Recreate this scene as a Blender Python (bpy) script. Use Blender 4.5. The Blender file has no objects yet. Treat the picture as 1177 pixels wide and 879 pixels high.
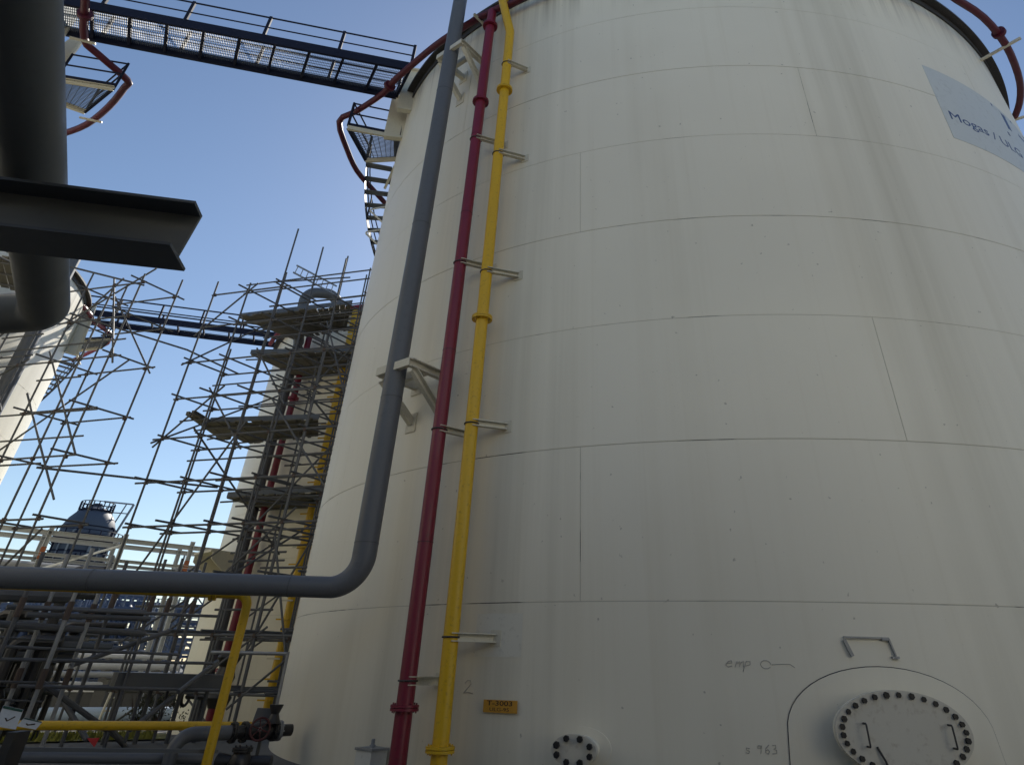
import bpy, math, random
from math import sin, cos, pi, radians, degrees, atan2, sqrt
from mathutils import Vector, Matrix
random.seed(7)
V = Vector
S = bpy.context.scene
COL = S.collection

# ------------------------------------------------------------------ camera
FPX, PITCH, ROLL = 736.196, 0.60236, 0.020694          # focal length for a 1177 px wide picture
OX, OY, PW, PH = 58.385, -178.22, 1177.0, 879.0          # lens shift in the same pixels
EYE = V((0, 0, 1.53))
FWD = V((0, cos(PITCH), sin(PITCH)))
_u, _r = V((0, -sin(PITCH), cos(PITCH))), V((1, 0, 0))
RGT = cos(ROLL) * _r + sin(ROLL) * _u
UPV = -sin(ROLL) * _r + cos(ROLL) * _u
cd = bpy.data.cameras.new('camera')
cam = bpy.data.objects.new('camera', cd)
COL.objects.link(cam)
cam.matrix_world = Matrix(((RGT.x, UPV.x, -FWD.x, EYE.x), (RGT.y, UPV.y, -FWD.y, EYE.y),
                           (RGT.z, UPV.z, -FWD.z, EYE.z), (0, 0, 0, 1)))
cd.sensor_fit = 'HORIZONTAL'
cd.sensor_width = 36
cd.lens = FPX / PW * 36
cd.shift_x = -OX / PW
cd.shift_y = OY / PW
cd.clip_start = 0.1
cd.clip_end = 6000
S.camera = cam

# ------------------------------------------------------------------ sky, sun, exposure
SUN_AZ, SUN_EL = radians(4), radians(36)               # clockwise from +Y
world = bpy.data.worlds.new('World')
S.world = world
world.use_nodes = True
wn = world.node_tree
bg = wn.nodes['Background']
sky = wn.nodes.new('ShaderNodeTexSky')
sky.sky_type = 'NISHITA'
sky.sun_disc = False
sky.sun_elevation = SUN_EL
sky.sun_rotation = SUN_AZ
sky.altitude = 0
sky.air_density = 1.0
sky.dust_density = 0.3
sky.ozone_density = 2.2
wn.links.new(sky.outputs[0], bg.inputs[0])
bg.inputs[1].default_value = 0.10
sd = V((sin(SUN_AZ) * cos(SUN_EL), cos(SUN_AZ) * cos(SUN_EL), sin(SUN_EL)))
sl = bpy.data.lights.new('sun', 'SUN')
sl.energy = 5.0
sl.angle = radians(0.5)
sl.color = (1, 0.94, 0.84)
so = bpy.data.objects.new('sun', sl)
COL.objects.link(so)
so.rotation_euler = (-sd).to_track_quat('-Z', 'Y').to_euler()
so.location = (0, 0, 60)
vs = S.view_settings
vs.view_transform = 'Standard'
vs.look = 'None'
vs.exposure = 0.28
vs.gamma = 1.0
S.render.engine = 'CYCLES'
S.cycles.max_bounces = 6
S.cycles.use_denoising = True

# ------------------------------------------------------------------ points seen through a pixel
def ray(x, y):
    return FWD + (x - PW / 2 - OX) / FPX * RGT - (y - PH / 2 - OY) / FPX * UPV
def atz(x, y, z):
    d = ray(x, y)
    return EYE + d * ((z - EYE.z) / d.z)
def atd(x, y, dist):
    d = ray(x, y)
    return EYE + d * (dist / sqrt(d.x * d.x + d.y * d.y))

# ------------------------------------------------------------------ materials
def nodes(name):
    m = bpy.data.materials.new(name)
    m.use_nodes = True
    return m, m.node_tree, m.node_tree.nodes['Principled BSDF']
def mix(nt, a, b, fac, mode='MIX'):
    n = nt.nodes.new('ShaderNodeMix')
    n.data_type = 'RGBA'
    n.blend_type = mode
    for s, v in ((6, a), (7, b)):
        if isinstance(v, tuple): n.inputs[s].default_value = v if len(v) == 4 else (*v, 1)
        else: nt.links.new(v, n.inputs[s])
    if isinstance(fac, (int, float)): n.inputs[0].default_value = fac
    else: nt.links.new(fac, n.inputs[0])
    return n.outputs[2]
def ramp(nt, fac, lo, hi, a=0.0, b=1.0):
    n = nt.nodes.new('ShaderNodeMapRange')
    n.inputs[1].default_value, n.inputs[2].default_value = lo, hi
    n.inputs[3].default_value, n.inputs[4].default_value = a, b
    nt.links.new(fac, n.inputs[0])
    return n.outputs[0]
def noise(nt, scale=(1, 1, 1), s=1.0, detail=4, rough=0.6, pos=None):
    if pos is None:
        g = nt.nodes.new('ShaderNodeNewGeometry')
        pos = g.outputs['Position']
    mp = nt.nodes.new('ShaderNodeMapping')
    mp.inputs['Scale'].default_value = scale
    nt.links.new(pos, mp.inputs[0])
    n = nt.nodes.new('ShaderNodeTexNoise')
    n.inputs['Scale'].default_value = s
    n.inputs['Detail'].default_value = detail
    n.inputs['Roughness'].default_value = rough
    nt.links.new(mp.outputs[0], n.inputs[0])
    return n.outputs[0]
def paint(name, col, rough=0.45, var=0.12, dirt=(0.08, 0.07, 0.055), dirt_amt=0.25, s=2.0, metal=0.0, bump=0.0, spec=0.5):
    m, nt, p = nodes(name)
    n1 = noise(nt, (1, 1, 0.5), s, 5)
    n2 = noise(nt, (1, 1, 1), s * 7, 3)
    c = mix(nt, tuple(x * (1 - var) for x in col), tuple(min(1, x * (1 + var)) for x in col), n1)
    c = mix(nt, c, dirt, ramp(nt, n2, 0.56, 0.8, 0, dirt_amt))
    nt.links.new(c, p.inputs['Base Color'])
    nt.links.new(ramp(nt, n1, 0.3, 0.7, rough - 0.1, rough + 0.12), p.inputs['Roughness'])
    p.inputs['Specular IOR Level'].default_value = spec
    p.inputs['Metallic'].default_value = metal
    if bump:
        b = nt.nodes.new('ShaderNodeBump')
        b.inputs['Strength'].default_value = bump
        b.inputs['Distance'].default_value = 0.02
        nt.links.new(n2, b.inputs['Height'])
        nt.links.new(b.outputs[0], p.inputs['Normal'])
    return m

M = {}
M['grey_pipe'] = paint('grey pipe paint', (0.115, 0.122, 0.135), 0.48, 0.10, (0.06, 0.055, 0.05), 0.3, 1.5)
M['dark_steel'] = paint('dark grey steel', (0.085, 0.09, 0.095), 0.5, 0.15)
M['red_pipe'] = paint('dark red paint', (0.185, 0.012, 0.034), 0.42, 0.14, (0.05, 0.02, 0.02), 0.55, 2.5)
M['rust_red'] = paint('rusty oxide red', (0.075, 0.016, 0.018), 0.55, 0.3, (0.05, 0.03, 0.02), 0.5, 8)
M['ring_pipe'] = paint('backlit red paint', (0.085, 0.008, 0.022), 0.5, 0.14, (0.05, 0.02, 0.02), 0.35, 2.5)  # the red paint darkened: the ring's backlit shade is put into the colour
M['grating'] = paint('dull grating steel', (0.13, 0.145, 0.17), 0.6, 0.15, spec=0.3)
M['yellow_pipe'] = paint('yellow paint', (0.66, 0.40, 0.01), 0.42, 0.10, (0.16, 0.10, 0.03), 0.5, 2.5)
M['cream_steel'] = paint('cream bracket paint', (0.62, 0.585, 0.48), 0.5, 0.10, (0.16, 0.11, 0.06), 0.35, 3.0)
M['white_steel'] = paint('white steel paint', (0.66, 0.66, 0.62), 0.5, 0.08, (0.2, 0.17, 0.12), 0.3, 2.0)
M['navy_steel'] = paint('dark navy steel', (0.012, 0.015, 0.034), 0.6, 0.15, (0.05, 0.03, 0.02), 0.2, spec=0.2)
M['rack_steel'] = paint('pale grey rack steel', (0.36, 0.37, 0.36), 0.5, 0.12, (0.2, 0.12, 0.07), 0.35, 2.0)
M['overhead'] = paint('lighter dark grey paint', (0.12, 0.122, 0.115), 0.5, 0.15)
M['cover'] = paint('greyed cover paint', (0.60, 0.57, 0.49), 0.5, 0.08, (0.20, 0.13, 0.07), 0.4, 1.5)
M['galv'] = paint('galvanised steel', (0.30, 0.31, 0.32), 0.5, 0.15, (0.12, 0.1, 0.08), 0.3, 3, metal=0.3)
M['tube'] = paint('weathered scaffold tube', (0.115, 0.118, 0.125), 0.55, 0.25, (0.09, 0.05, 0.03), 0.25, 1.2, spec=0.3)
M['coupler'] = paint('rusty coupler', (0.085, 0.06, 0.05), 0.7, 0.3, s=4)
M['plank'] = paint('grey scaffold plank', (0.15, 0.14, 0.115), 0.8, 0.3, (0.07, 0.06, 0.05), 0.5, 1.5)
M['toe'] = paint('bluish toe board', (0.12, 0.14, 0.17), 0.6, 0.2)
M['bolt'] = paint('black bolt', (0.012, 0.011, 0.012), 0.5, 0.3, s=8)
M['curb'] = paint('tarnished rim steel', (0.045, 0.042, 0.042), 0.6, 0.5, (0.25, 0.22, 0.19), 0.5, 3)
M['concrete'] = paint('stained concrete', (0.10, 0.098, 0.09), 0.85, 0.25, (0.05, 0.05, 0.045), 0.5, 0.6, bump=0.3)
M['asphalt'] = paint('pale dusty gravel', (0.125, 0.122, 0.115), 0.9, 0.25, (0.03, 0.03, 0.03), 0.5, 1.5, bump=0.5)
M['grass'] = paint('dry grass', (0.15, 0.145, 0.03), 0.9, 0.4, (0.06, 0.08, 0.02), 0.6, 1.0, bump=0.5)
M['blade'] = paint('grass blade', (0.20, 0.20, 0.035), 0.8, 0.4, (0.08, 0.1, 0.02), 0.5, 1.0)
M['leaf'] = paint('dark shrub leaf', (0.045, 0.05, 0.025), 0.7, 0.4)
M['far_blue'] = paint('blue grey process steel', (0.085, 0.12, 0.20), 0.6, 0.3, (0.05, 0.05, 0.06), 0.4, 0.6)
M['far_dark'] = paint('dark slate cladding', (0.085, 0.10, 0.13), 0.6, 0.3, s=0.6)
M['far_grey'] = paint('grey process cladding', (0.24, 0.26, 0.29), 0.5, 0.25, s=0.6)
M['pale_pipe'] = paint('pale insulated pipe', (0.40, 0.41, 0.41), 0.4, 0.12, s=0.8)
M['pale_blue'] = paint('pale blue coating', (0.32, 0.40, 0.50), 0.5, 0.15, s=0.8)
M['orange'] = paint('orange rust', (0.22, 0.065, 0.018), 0.7, 0.3, s=4)
M['black'] = paint('black valve enamel', (0.025, 0.024, 0.026), 0.4, 0.3, (0.10, 0.06, 0.03), 0.4, 6)
M['card'] = paint('white card', (0.62, 0.63, 0.64), 0.6, 0.04)
M['green_print'] = paint('dark green print', (0.02, 0.07, 0.05), 0.6, 0.1)
M['red_sign'] = paint('red warning paint', (0.55, 0.03, 0.035), 0.5, 0.1)
M['sign_yellow'] = paint('amber sign', (0.56, 0.28, 0.025), 0.5, 0.08, s=5)
M['sign_black'] = paint('sign lettering', (0.05, 0.025, 0.01), 0.6, 0.1)
M['chalk'] = paint('faded grey marker', (0.40, 0.38, 0.35), 0.7, 0.2, s=20)
M['ink'] = paint('dark marker ink', (0.13, 0.125, 0.12), 0.7, 0.2, s=20)
M['blue_letter'] = paint('navy lettering', (0.035, 0.07, 0.20), 0.5, 0.1)
M['decal'] = paint('blue grey tank panel', (0.57, 0.60, 0.60), 0.45, 0.06, s=0.8)
M['patch'] = paint('grey touch-up paint', (0.68, 0.66, 0.58), 0.45, 0.05, s=2)

def tank_paint(name, base, cx, cy, seams=(), stains=()):
    """cream coating with rain streaks that hang down the shell"""
    m, nt, p = nodes(name)
    g = nt.nodes.new('ShaderNodeNewGeometry')
    pos = g.outputs['Position']
    streak = noise(nt, (1.1, 1.1, 0.035), 1.0, 5, 0.62, pos)
    fine = noise(nt, (5, 5, 0.10), 1.0, 4, 0.6, pos)
    cloud = noise(nt, (0.16, 0.16, 0.16), 1.0, 4, 0.5, pos)
    speck = noise(nt, (1, 1, 1), 9.0, 2, 0.5, pos)
    c = mix(nt, base, tuple(x * y for x, y in zip(base, (0.80, 0.775, 0.72))), ramp(nt, streak, 0.50, 0.80, 0, 0.6))
    c = mix(nt, c, tuple(x * y for x, y in zip(base, (1.06, 1.065, 1.07))), ramp(nt, cloud, 0.42, 0.66))
    c = mix(nt, c, tuple(x * y for x, y in zip(base, (0.90, 0.88, 0.84))), ramp(nt, fine, 0.55, 0.8, 0, 0.4))
    c = mix(nt, c, (0.14, 0.12, 0.09), ramp(nt, speck, 0.735, 0.78, 0, 0.45))
    # dark run-off just under each lap joint, strongest near the roof
    sep = nt.nodes.new('ShaderNodeSeparateXYZ')
    nt.links.new(pos, sep.inputs[0])
    z = sep.outputs[2]
    top = ramp(nt, z, seams[-1] - 2.2, seams[-1], 0, 1)
    drip = noise(nt, (2.4, 2.4, 0.05), 1.0, 5, 0.7, pos)
    mm = nt.nodes.new('ShaderNodeMath'); mm.operation = 'MULTIPLY'
    nt.links.new(top, mm.inputs[0])
    nt.links.new(ramp(nt, drip, 0.46, 0.68, 0, 0.85), mm.inputs[1])
    c = mix(nt, c, (0.17, 0.15, 0.12), mm.outputs[0])
    for x0, x1, amt in stains:                           # grime washed down beside the riser pipes
        up_ = ramp(nt, sep.outputs[0], x0, x0 + 0.5, 0, 1)
        dn = ramp(nt, sep.outputs[0], x1 - 0.5, x1, 1, 0)
        k1 = nt.nodes.new('ShaderNodeMath'); k1.operation = 'MULTIPLY'
        nt.links.new(up_, k1.inputs[0]); nt.links.new(dn, k1.inputs[1])
        k2 = nt.nodes.new('ShaderNodeMath'); k2.operation = 'MULTIPLY'
        nt.links.new(k1.outputs[0], k2.inputs[0]); nt.links.new(ramp(nt, streak, 0.34, 0.66, 0, amt), k2.inputs[1])
        c = mix(nt, c, (0.20, 0.185, 0.125), k2.outputs[0])
    nt.links.new(c, p.inputs['Base Color'])
    nt.links.new(ramp(nt, cloud, 0.3, 0.7, 0.36, 0.52), p.inputs['Roughness'])
    b = nt.nodes.new('ShaderNodeBump')
    b.inputs['Strength'].default_value = 0.22
    b.inputs['Distance'].default_value = 0.05
    nt.links.new(noise(nt, (0.5, 0.5, 0.7), 1.0, 2, 0.5, pos), b.inputs['Height'])
    nt.links.new(b.outputs[0], p.inputs['Normal'])
    return m
def weld_paint(name, base):
    """the joint: painted weld, broken by rusty black stretches"""
    m, nt, p = nodes(name)
    g = nt.nodes.new('ShaderNodeNewGeometry')
    n = noise(nt, (0.75, 0.75, 1.3), 1.0, 3, 0.6, g.outputs['Position'])
    c = mix(nt, tuple(x * 0.66 for x in base), (0.03, 0.021, 0.015), ramp(nt, n, 0.55, 0.62))
    nt.links.new(c, p.inputs['Base Color'])
    p.inputs['Roughness'].default_value = 0.7
    return m

# ------------------------------------------------------------------ mesh builder and object makers
class B:
    def __init__(s):
        s.v, s.f = [], []
    def add(s, vs, fs):
        n = len(s.v)
        s.v += [tuple(p) for p in vs]
        s.f += [tuple(i + n for i in f) for f in fs]
        return s
    def hexa(s, p):                                      # eight corners: bottom ring then top ring
        return s.add(p, [(3, 2, 1, 0), (4, 5, 6, 7), (0, 1, 5, 4), (1, 2, 6, 5), (2, 3, 7, 6), (3, 0, 4, 7)])
    def box(s, c, ax, ay, az):                           # centre and three half-axis vectors
        c, ax, ay, az = V(c), V(ax), V(ay), V(az)
        q = [(-1, -1), (1, -1), (1, 1), (-1, 1)]
        return s.hexa([c + ax * a + ay * b - az for a, b in q] + [c + ax * a + ay * b + az for a, b in q])
    def bar(s, p, q, w, h, up=(0, 0, 1)):                # beam w wide, h high along p-q
        p, q = V(p), V(q)
        d = (q - p).normalized()
        side = d.cross(V(up)).normalized()
        u = side.cross(d).normalized()
        return s.box((p + q) / 2, d * (q - p).length / 2, side * w / 2, u * h / 2)
    def ibeam(s, p, q, w, h, t, up=(0, 0, 1)):
        p, q = V(p), V(q)
        d = (q - p).normalized()
        side = d.cross(V(up)).normalized()
        u = side.cross(d).normalized()
        L = d * (q - p).length / 2
        c = (p + q) / 2
        s.box(c + u * (h - t) / 2, L, side * w / 2, u * t / 2)
        s.box(c - u * (h - t) / 2, L, side * w / 2, u * t / 2)
        return s.box(c, L, side * t / 2, u * (h / 2 - t))
    def channel(s, p, q, w, h, t, up=(0, 0, 1), flip=1):
        p, q = V(p), V(q)
        d = (q - p).normalized()
        side = d.cross(V(up)).normalized() * flip
        u = side.cross(d).normalized() * flip
        L = d * (q - p).length / 2
        c = (p + q) / 2
        s.box(c + u * (h - t) / 2, L, side * w / 2, u * t / 2)
        s.box(c - u * (h - t) / 2, L, side * w / 2, u * t / 2)
        return s.box(c + side * (w - t) / 2, L, side * t / 2, u * (h / 2 - t))
    def path(s, pts, r, n=16, cap=True):
        pts = [V(p) for p in pts]
        rs = r if isinstance(r, (list, tuple)) else [r] * len(pts)
        ref = None
        base = len(s.v)
        for i, p in enumerate(pts):
            a = (pts[i] - pts[i - 1]).normalized() if i else (pts[1] - pts[0]).normalized()
            b = (pts[i + 1] - pts[i]).normalized() if i < len(pts) - 1 else a
            t = (a + b).normalized()
            if ref is None:
                ref = t.orthogonal().normalized()
            ref = (ref - t * ref.dot(t)).normalized()
            o = t.cross(ref)
            for k in range(n):
                an = 2 * pi * k / n
                s.v.append(tuple(p + (ref * cos(an) + o * sin(an)) * rs[i]))
            if i:
                for k in range(n):
                    k2 = (k + 1) % n
                    A = base + (i - 1) * n
                    s.f.append((A + k, A + k2, A + n + k2, A + n + k))
        if cap:
            s.f.append(tuple(base + k for k in range(n))[::-1])
            s.f.append(tuple(base + (len(pts) - 1) * n + k for k in range(n)))
        return s
    def tube(s, p, q, r, n=12):
        return s.path([p, q], r, n)
    def prism(s, poly, thick):                           # polygon (3-D points) pushed along a vector
        poly = [V(p) for p in poly]
        t = V(thick)
        n = len(poly)
        return s.add(poly + [p + t for p in poly],
                     [tuple(range(n))[::-1], tuple(range(n, 2 * n))] + [(i, (i + 1) % n, n + (i + 1) % n, n + i) for i in range(n)])
    def mesh(s, name, m, smooth=True, angle=35):
        me = bpy.data.meshes.new(name)
        me.from_pydata(s.v, [], s.f)
        import bmesh
        bm = bmesh.new()
        bm.from_mesh(me)
        bmesh.ops.recalc_face_normals(bm, faces=bm.faces)
        bm.to_mesh(me)
        bm.free()
        me.materials.append(m if not isinstance(m, str) else M[m])
        if smooth:
            me.shade_smooth()
            me.set_sharp_from_angle(angle=radians(angle))
        return me
def link(name, me, parent=None, label=None):
    o = bpy.data.objects.new(name, me)
    COL.objects.link(o)
    if parent is not None:
        o.parent = parent
        if parent.type == 'EMPTY':
            o.matrix_parent_inverse = Matrix.Translation(-V(parent.location))
    if label: o['label'] = label
    return o
def part(name, b, m, parent, label=None, **k):
    return link(name, b.mesh(name, m, **k), parent, label)
def thing(name, label, cat, loc=(0, 0, 0), group=None):
    o = bpy.data.objects.new(name, None)
    o.empty_display_size = 0.5
    COL.objects.link(o)
    o.location = loc
    o['label'], o['category'] = label, cat
    if group: o['group'] = group
    return o
def tag(o, label=None, cat=None, group=None, kind=None):
    for k, v in (('label', label), ('category', cat), ('group', group), ('kind', kind)):
        if v: o[k] = v
    return o
def arc(p, d0, d1, r, n=8):
    """corner p between incoming d0 and outgoing d1, rounded to radius r"""
    d0, d1 = V(d0).normalized(), V(d1).normalized()
    ang = d0.angle(d1)
    L = r * math.tan(ang / 2)
    a = V(p) - d0 * L
    nrm = (d1 - d0 * d1.dot(d0)).normalized()
    c = a + nrm * r
    return [c + (-nrm * cos(t) + d0 * sin(t)) * r for t in [ang * i / n for i in range(n + 1)]]
def roundpath(pts, r, n=8):
    pts = [V(p) for p in pts]
    out = [pts[0]]
    for i in range(1, len(pts) - 1):
        rr = r[i - 1] if isinstance(r, (list, tuple)) else r
        out += arc(pts[i], pts[i] - pts[i - 1], pts[i + 1] - pts[i], rr, n)
    return out + [pts[-1]]

# shared unit tube, laid between two points
_ut = {}
def unit_tube(m, n=8):
    if (m, n) not in _ut:
        _ut[(m, n)] = B().tube((0, 0, 0), (0, 0, 1), 1, n).mesh('tube_' + str(n), m)
    return _ut[(m, n)]
def rod(name, p, q, r, m, parent, n=8, label=None):
    p, q = V(p), V(q)
    o = link(name, unit_tube(m, n), parent, label)
    rot = (q - p).to_track_quat('Z', 'Y').to_matrix().to_4x4()
    w = Matrix.Translation(p) @ rot @ Matrix.Diagonal((r, r, (q - p).length, 1))
    if parent is not None and parent.type == 'EMPTY':
        o.matrix_parent_inverse = Matrix()
        w = Matrix.Translation(-V(parent.location)) @ w
    o.matrix_basis = w
    return o

# ------------------------------------------------------------------ lettering, laid on any surface
def text_mesh(txt, size, m, put, depth=0.004, bold=0.0, cuts=0.05):
    """outline of a text as a thin raised mesh; put(u, v, w) places a point u along, v up, w out"""
    cu = bpy.data.curves.new('lettering', 'FONT')
    cu.body = txt
    cu.size = size
    cu.extrude = depth / 2
    cu.offset = bold
    cu.resolution_u = 3
    cu.align_x = 'LEFT'
    o = bpy.data.objects.new('lettering', cu)
    COL.objects.link(o)
    dg = bpy.context.evaluated_depsgraph_get()
    me = bpy.data.meshes.new_from_object(o.evaluated_get(dg))
    bpy.data.objects.remove(o)
    bpy.data.curves.remove(cu)
    me.name = 'lettering'
    for v in me.vertices:
        v.co = put(v.co.x, v.co.y, v.co.z)
    me.materials.clear()
    me.materials.append(M[m])
    return me

# ------------------------------------------------------------------ tank shell geometry (slightly oval plan)
class Tank:
    def __init__(s, c, a, b, psi, z0, seams):
        s.c, s.a, s.b, s.psi, s.z0, s.seams = V((c[0], c[1], 0)), a, b, psi, z0, seams
        s.top = seams[-1]
    def p(s, th, z, o=0.0):
        t = radians(th)
        n = s.n(th)
        x, y = s.a * cos(t), s.b * sin(t)
        c, q = cos(s.psi), sin(s.psi)
        return V((s.c.x + x * c - y * q, s.c.y + x * q + y * c, z)) + n * o
    def n(s, th):
        t = radians(th)
        x, y = cos(t) / s.a, sin(t) / s.b
        c, q = cos(s.psi), sin(s.psi)
        return V((x * c - y * q, x * q + y * c, 0)).normalized()
    def t(s, th):                                        # tangent, to the right for someone facing the shell
        n = s.n(th)
        return V((-n.y, n.x, 0))
    def th_of(s, x, y):
        l = V((x, y, 0)) - s.c
        c, q = cos(s.psi), sin(s.psi)
        return degrees(atan2((-l.x * q + l.y * c) / s.b, (l.x * c + l.y * q) / s.a))
    def hit(s, x, y, o=0.0):                             # where the sight line through a pixel meets the shell
        d = ray(x, y)
        c, q = cos(s.psi), sin(s.psi)
        f = lambda v: ((v.x * c + v.y * q) / (s.a + o), (-v.x * q + v.y * c) / (s.b + o))
        D, O = f(d), f(EYE - s.c)
        A = D[0] ** 2 + D[1] ** 2
        Bq = D[0] * O[0] + D[1] * O[1]
        C = O[0] ** 2 + O[1] ** 2 - 1
        t = (-Bq - sqrt(max(Bq * Bq - A * C, 0))) / A
        X = EYE + d * t
        return s.th_of(X.x, X.y), X.z, X
    def on(s, th0, z0, o=0.0):                           # surface mapper for lettering: u metres right, v up, w out
        step = 180 / pi / ((s.a + s.b) / 2)
        return lambda u, v, w: s.p(th0 + u * step, z0 + v, o + w)

BASE_SEAMS = [2.404, 4.804, 7.138, 9.453, 11.765, 14.087, 16.427, 18.95]
def build_tank(T, name, label, base, plates=8, phase=None, seg=10, stains=()):
    root = thing(name, label, 'storage tank', (T.c.x, T.c.y, T.z0), 'storage tanks of the depot')
    mp = tank_paint(name + ' coating', base, T.c.x, T.c.y, [q + T.z0 for q in T.seams], stains)
    mw = weld_paint(name + ' joints', base)
    G = 0.013 if phase else 0.010
    ring = 360 if phase else 90
    b = B()
    zz = [T.z0, T.z0 + T.top - 0.02]
    for z in zz:
        b.v += [tuple(T.p(360 * k / ring, z, -0.009 if phase else -0.03)) for k in range(ring)]
    b.f = [(k, (k + 1) % ring, ring + (k + 1) % ring, ring + k) for k in range(ring)]
    part('weld_seam', b, mw, root)
    lo = 0.0
    for i, hi in enumerate(T.seams):
        ph = (phase or {}).get(i, 17.0 * i)
        gth = degrees(G / T.a)
        pc = (5 if i in (3, 6, 7) else 6) if phase else plates
        for k in range(pc):
            t0, t1 = ph + 360 / pc * k, ph + 360 / pc * (k + 1)
            b = B()
            for z in (T.z0 + lo + (G / 2 if i else 0), T.z0 + hi - G / 2):
                for o in ((0.0, -0.03) if i % 2 == 0 else (-0.003, -0.03)):
                    b.v += [tuple(T.p(t0 + gth / 2 + (t1 - t0 - gth) * j / seg, z, o)) for j in range(seg + 1)]
            n = seg + 1
            for j in range(seg):
                b.f += [(j, j + 1, 2 * n + j + 1, 2 * n + j), (j, n + j, n + j + 1, j + 1),
                        (2 * n + j, 2 * n + j + 1, 3 * n + j + 1, 3 * n + j)]
            b.f += [(0, 2 * n, 3 * n, n), (n - 1, 2 * n - 1, 4 * n - 1, 3 * n - 1)]
            part('shell_plate', b, mp, root)
        lo = hi
    # shallow cone roof and curb angle round the top
    b = B()
    b.v = [tuple(T.p(360 * k / ring, T.z0 + T.top - 0.03, 0.02)) for k in range(ring)] + [(T.c.x, T.c.y, T.z0 + T.top + 1.3)]
    b.f = [(k, (k + 1) % ring, ring) for k in range(ring)]
    part('roof', b, mp, root)
    b = B()
    prof = [(0.0, -0.34), (0.045, -0.34), (0.045, -0.09), (0.26, -0.09), (0.26, 0.0), (-0.1, 0.0)]
    for k in range(ring):
        b.v += [tuple(T.p(360 * k / ring, T.z0 + T.top + dz, o + 0.003)) for o, dz in prof]
    for k in range(ring):
        k2 = (k + 1) % ring
        b.f += [(k * 6 + j, k * 6 + j + 1, k2 * 6 + j + 1, k2 * 6 + j) for j in range(5)]
    part('curb_angle', b, M['curb'], root)
    return root

CREAM = (0.79, 0.75, 0.635)
TA = Tank((5.6308, 22.5816), 12.666, 11.5156, 0.36442, 0.0, BASE_SEAMS)
SL = -1.5                                               # the far tanks stand on lower ground
DOFF = V((-12.6, 22.3, 0))
TD = Tank((-7.6, 44.7), 12.2, 11.1, 0.36442, SL, BASE_SEAMS[:-1] + [20.3])
TB = Tank((-26.0, 4.6), 11.8, 11.8, 0, 0.0, BASE_SEAMS)
TC = Tank((-37.8, 28.0), 11.5, 11.5, 0, SL, BASE_SEAMS[:-1] + [20.3])
PHASE = {1: -133.83, 2: -107.77, 4: -133.88, 5: -108.2, 0: -150, 3: -150, 6: -152, 7: -150}
tankA = build_tank(TA, 'storage_tank', 'huge cream storage tank filling the picture, with a bolted manway and riser pipes', CREAM, 8, PHASE, 64, ((-3.4, -1.4, 0.28), (-1.6, 0.4, 0.22), (6.0, 8.6, 0.15)))
tankD = build_tank(TD, 'storage_tank', 'cream storage tank behind the scaffolding with plank decks, partly hidden by the huge tank', CREAM)
tankC = build_tank(TC, 'storage_tank', 'sunlit cream storage tank at the left edge behind bare scaffold tubes', CREAM)
tankB = build_tank(TB, 'storage_tank', 'cream storage tank at the far end of the high walkway, behind the dark pipe', CREAM)

# ------------------------------------------------------------------ ground
def ground_z(x, y):
    d = sqrt(x * x + y * y) if y > 0 else 0
    return SL * min(max((d - 21) / 24, 0), 1)
b = B()
rad = [0, 4, 8, 12, 16, 21, 25, 29, 33, 37, 41, 45, 60, 90, 150, 300, 700, 1500, 4000]
na = 72
for r in rad:
    for k in range(na):
        x, y = r * sin(2 * pi * k / na), r * cos(2 * pi * k / na)
        b.v.append((x, y, ground_z(x, y)))
for i in range(len(rad) - 1):
    for k in range(na):
        k2 = (k + 1) % na
        b.f.append((i * na + k, i * na + k2, (i + 1) * na + k2, (i + 1) * na + k))
tag(part('ground', b, 'asphalt', None), 'pale gravel yard between the tanks', kind='structure')

# ------------------------------------------------------------------ fittings of the big tank (parts of it)
def on_shell(x, y):
    th, z, X = TA.hit(x, y)
    return th, z
def disc(b, c, n, t, a, h, d0, d1, k=40):                # oval plate: centre, normal, tangent, half width, half height, from d0 to d1
    up = V((0, 0, 1))
    b.prism([c + n * d0 + t * (a * cos(2 * pi * i / k)) + up * (h * sin(2 * pi * i / k)) for i in range(k)], n * (d1 - d0))
def bolt_piece(parent, p, n, r, l):
    o = rod('bolt', p, p + n * l * random.uniform(.7, 1.5), r * random.uniform(.88, 1.08), 'bolt', parent, 6)
    return o
# manway
th_m = -113.0
n, t = TA.n(th_m), TA.t(th_m)
up = V((0, 0, 1))
cm = TA.p(th_m, 0.90) - t * 0.165
mpaint = bpy.data.materials['storage_tank coating']
b = B()
prof = []
cp = TA.p(th_m, 0.0) - t * 0.20
pa, ph_, ptop = 1.40, 0.75, 1.62
for i in range(25):
    a = pi * i / 24
    prof.append((pa * cos(a) * 1.0, ptop - ph_ + ph_ * sin(a)))
prof = [(pa * 1.06, 0.02)] + prof + [(-pa * 1.06, 0.02)]
pts0 = []
for u, v in prof:
    q = cp + t * u
    pts0.append(TA.p(TA.th_of(q.x, q.y), v, 0.0))
nn = len(prof)
cen0 = TA.p(TA.th_of(cp.x, cp.y), 0.8, 0.022)
b.v = [tuple(q) for q in pts0] + [tuple(TA.p(TA.th_of(q.x, q.y), q.z, 0.022)) for q in pts0]
inner = []
rings = 5
for k in range(1, rings):
    for u, v in prof:
        f = 1 - k / rings
        q = cp + t * (u * f)
        inner.append(tuple(TA.p(TA.th_of(q.x, q.y), 0.8 + (v - 0.8) * f, 0.022)))
b.v += inner + [tuple(cen0)]
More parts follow.
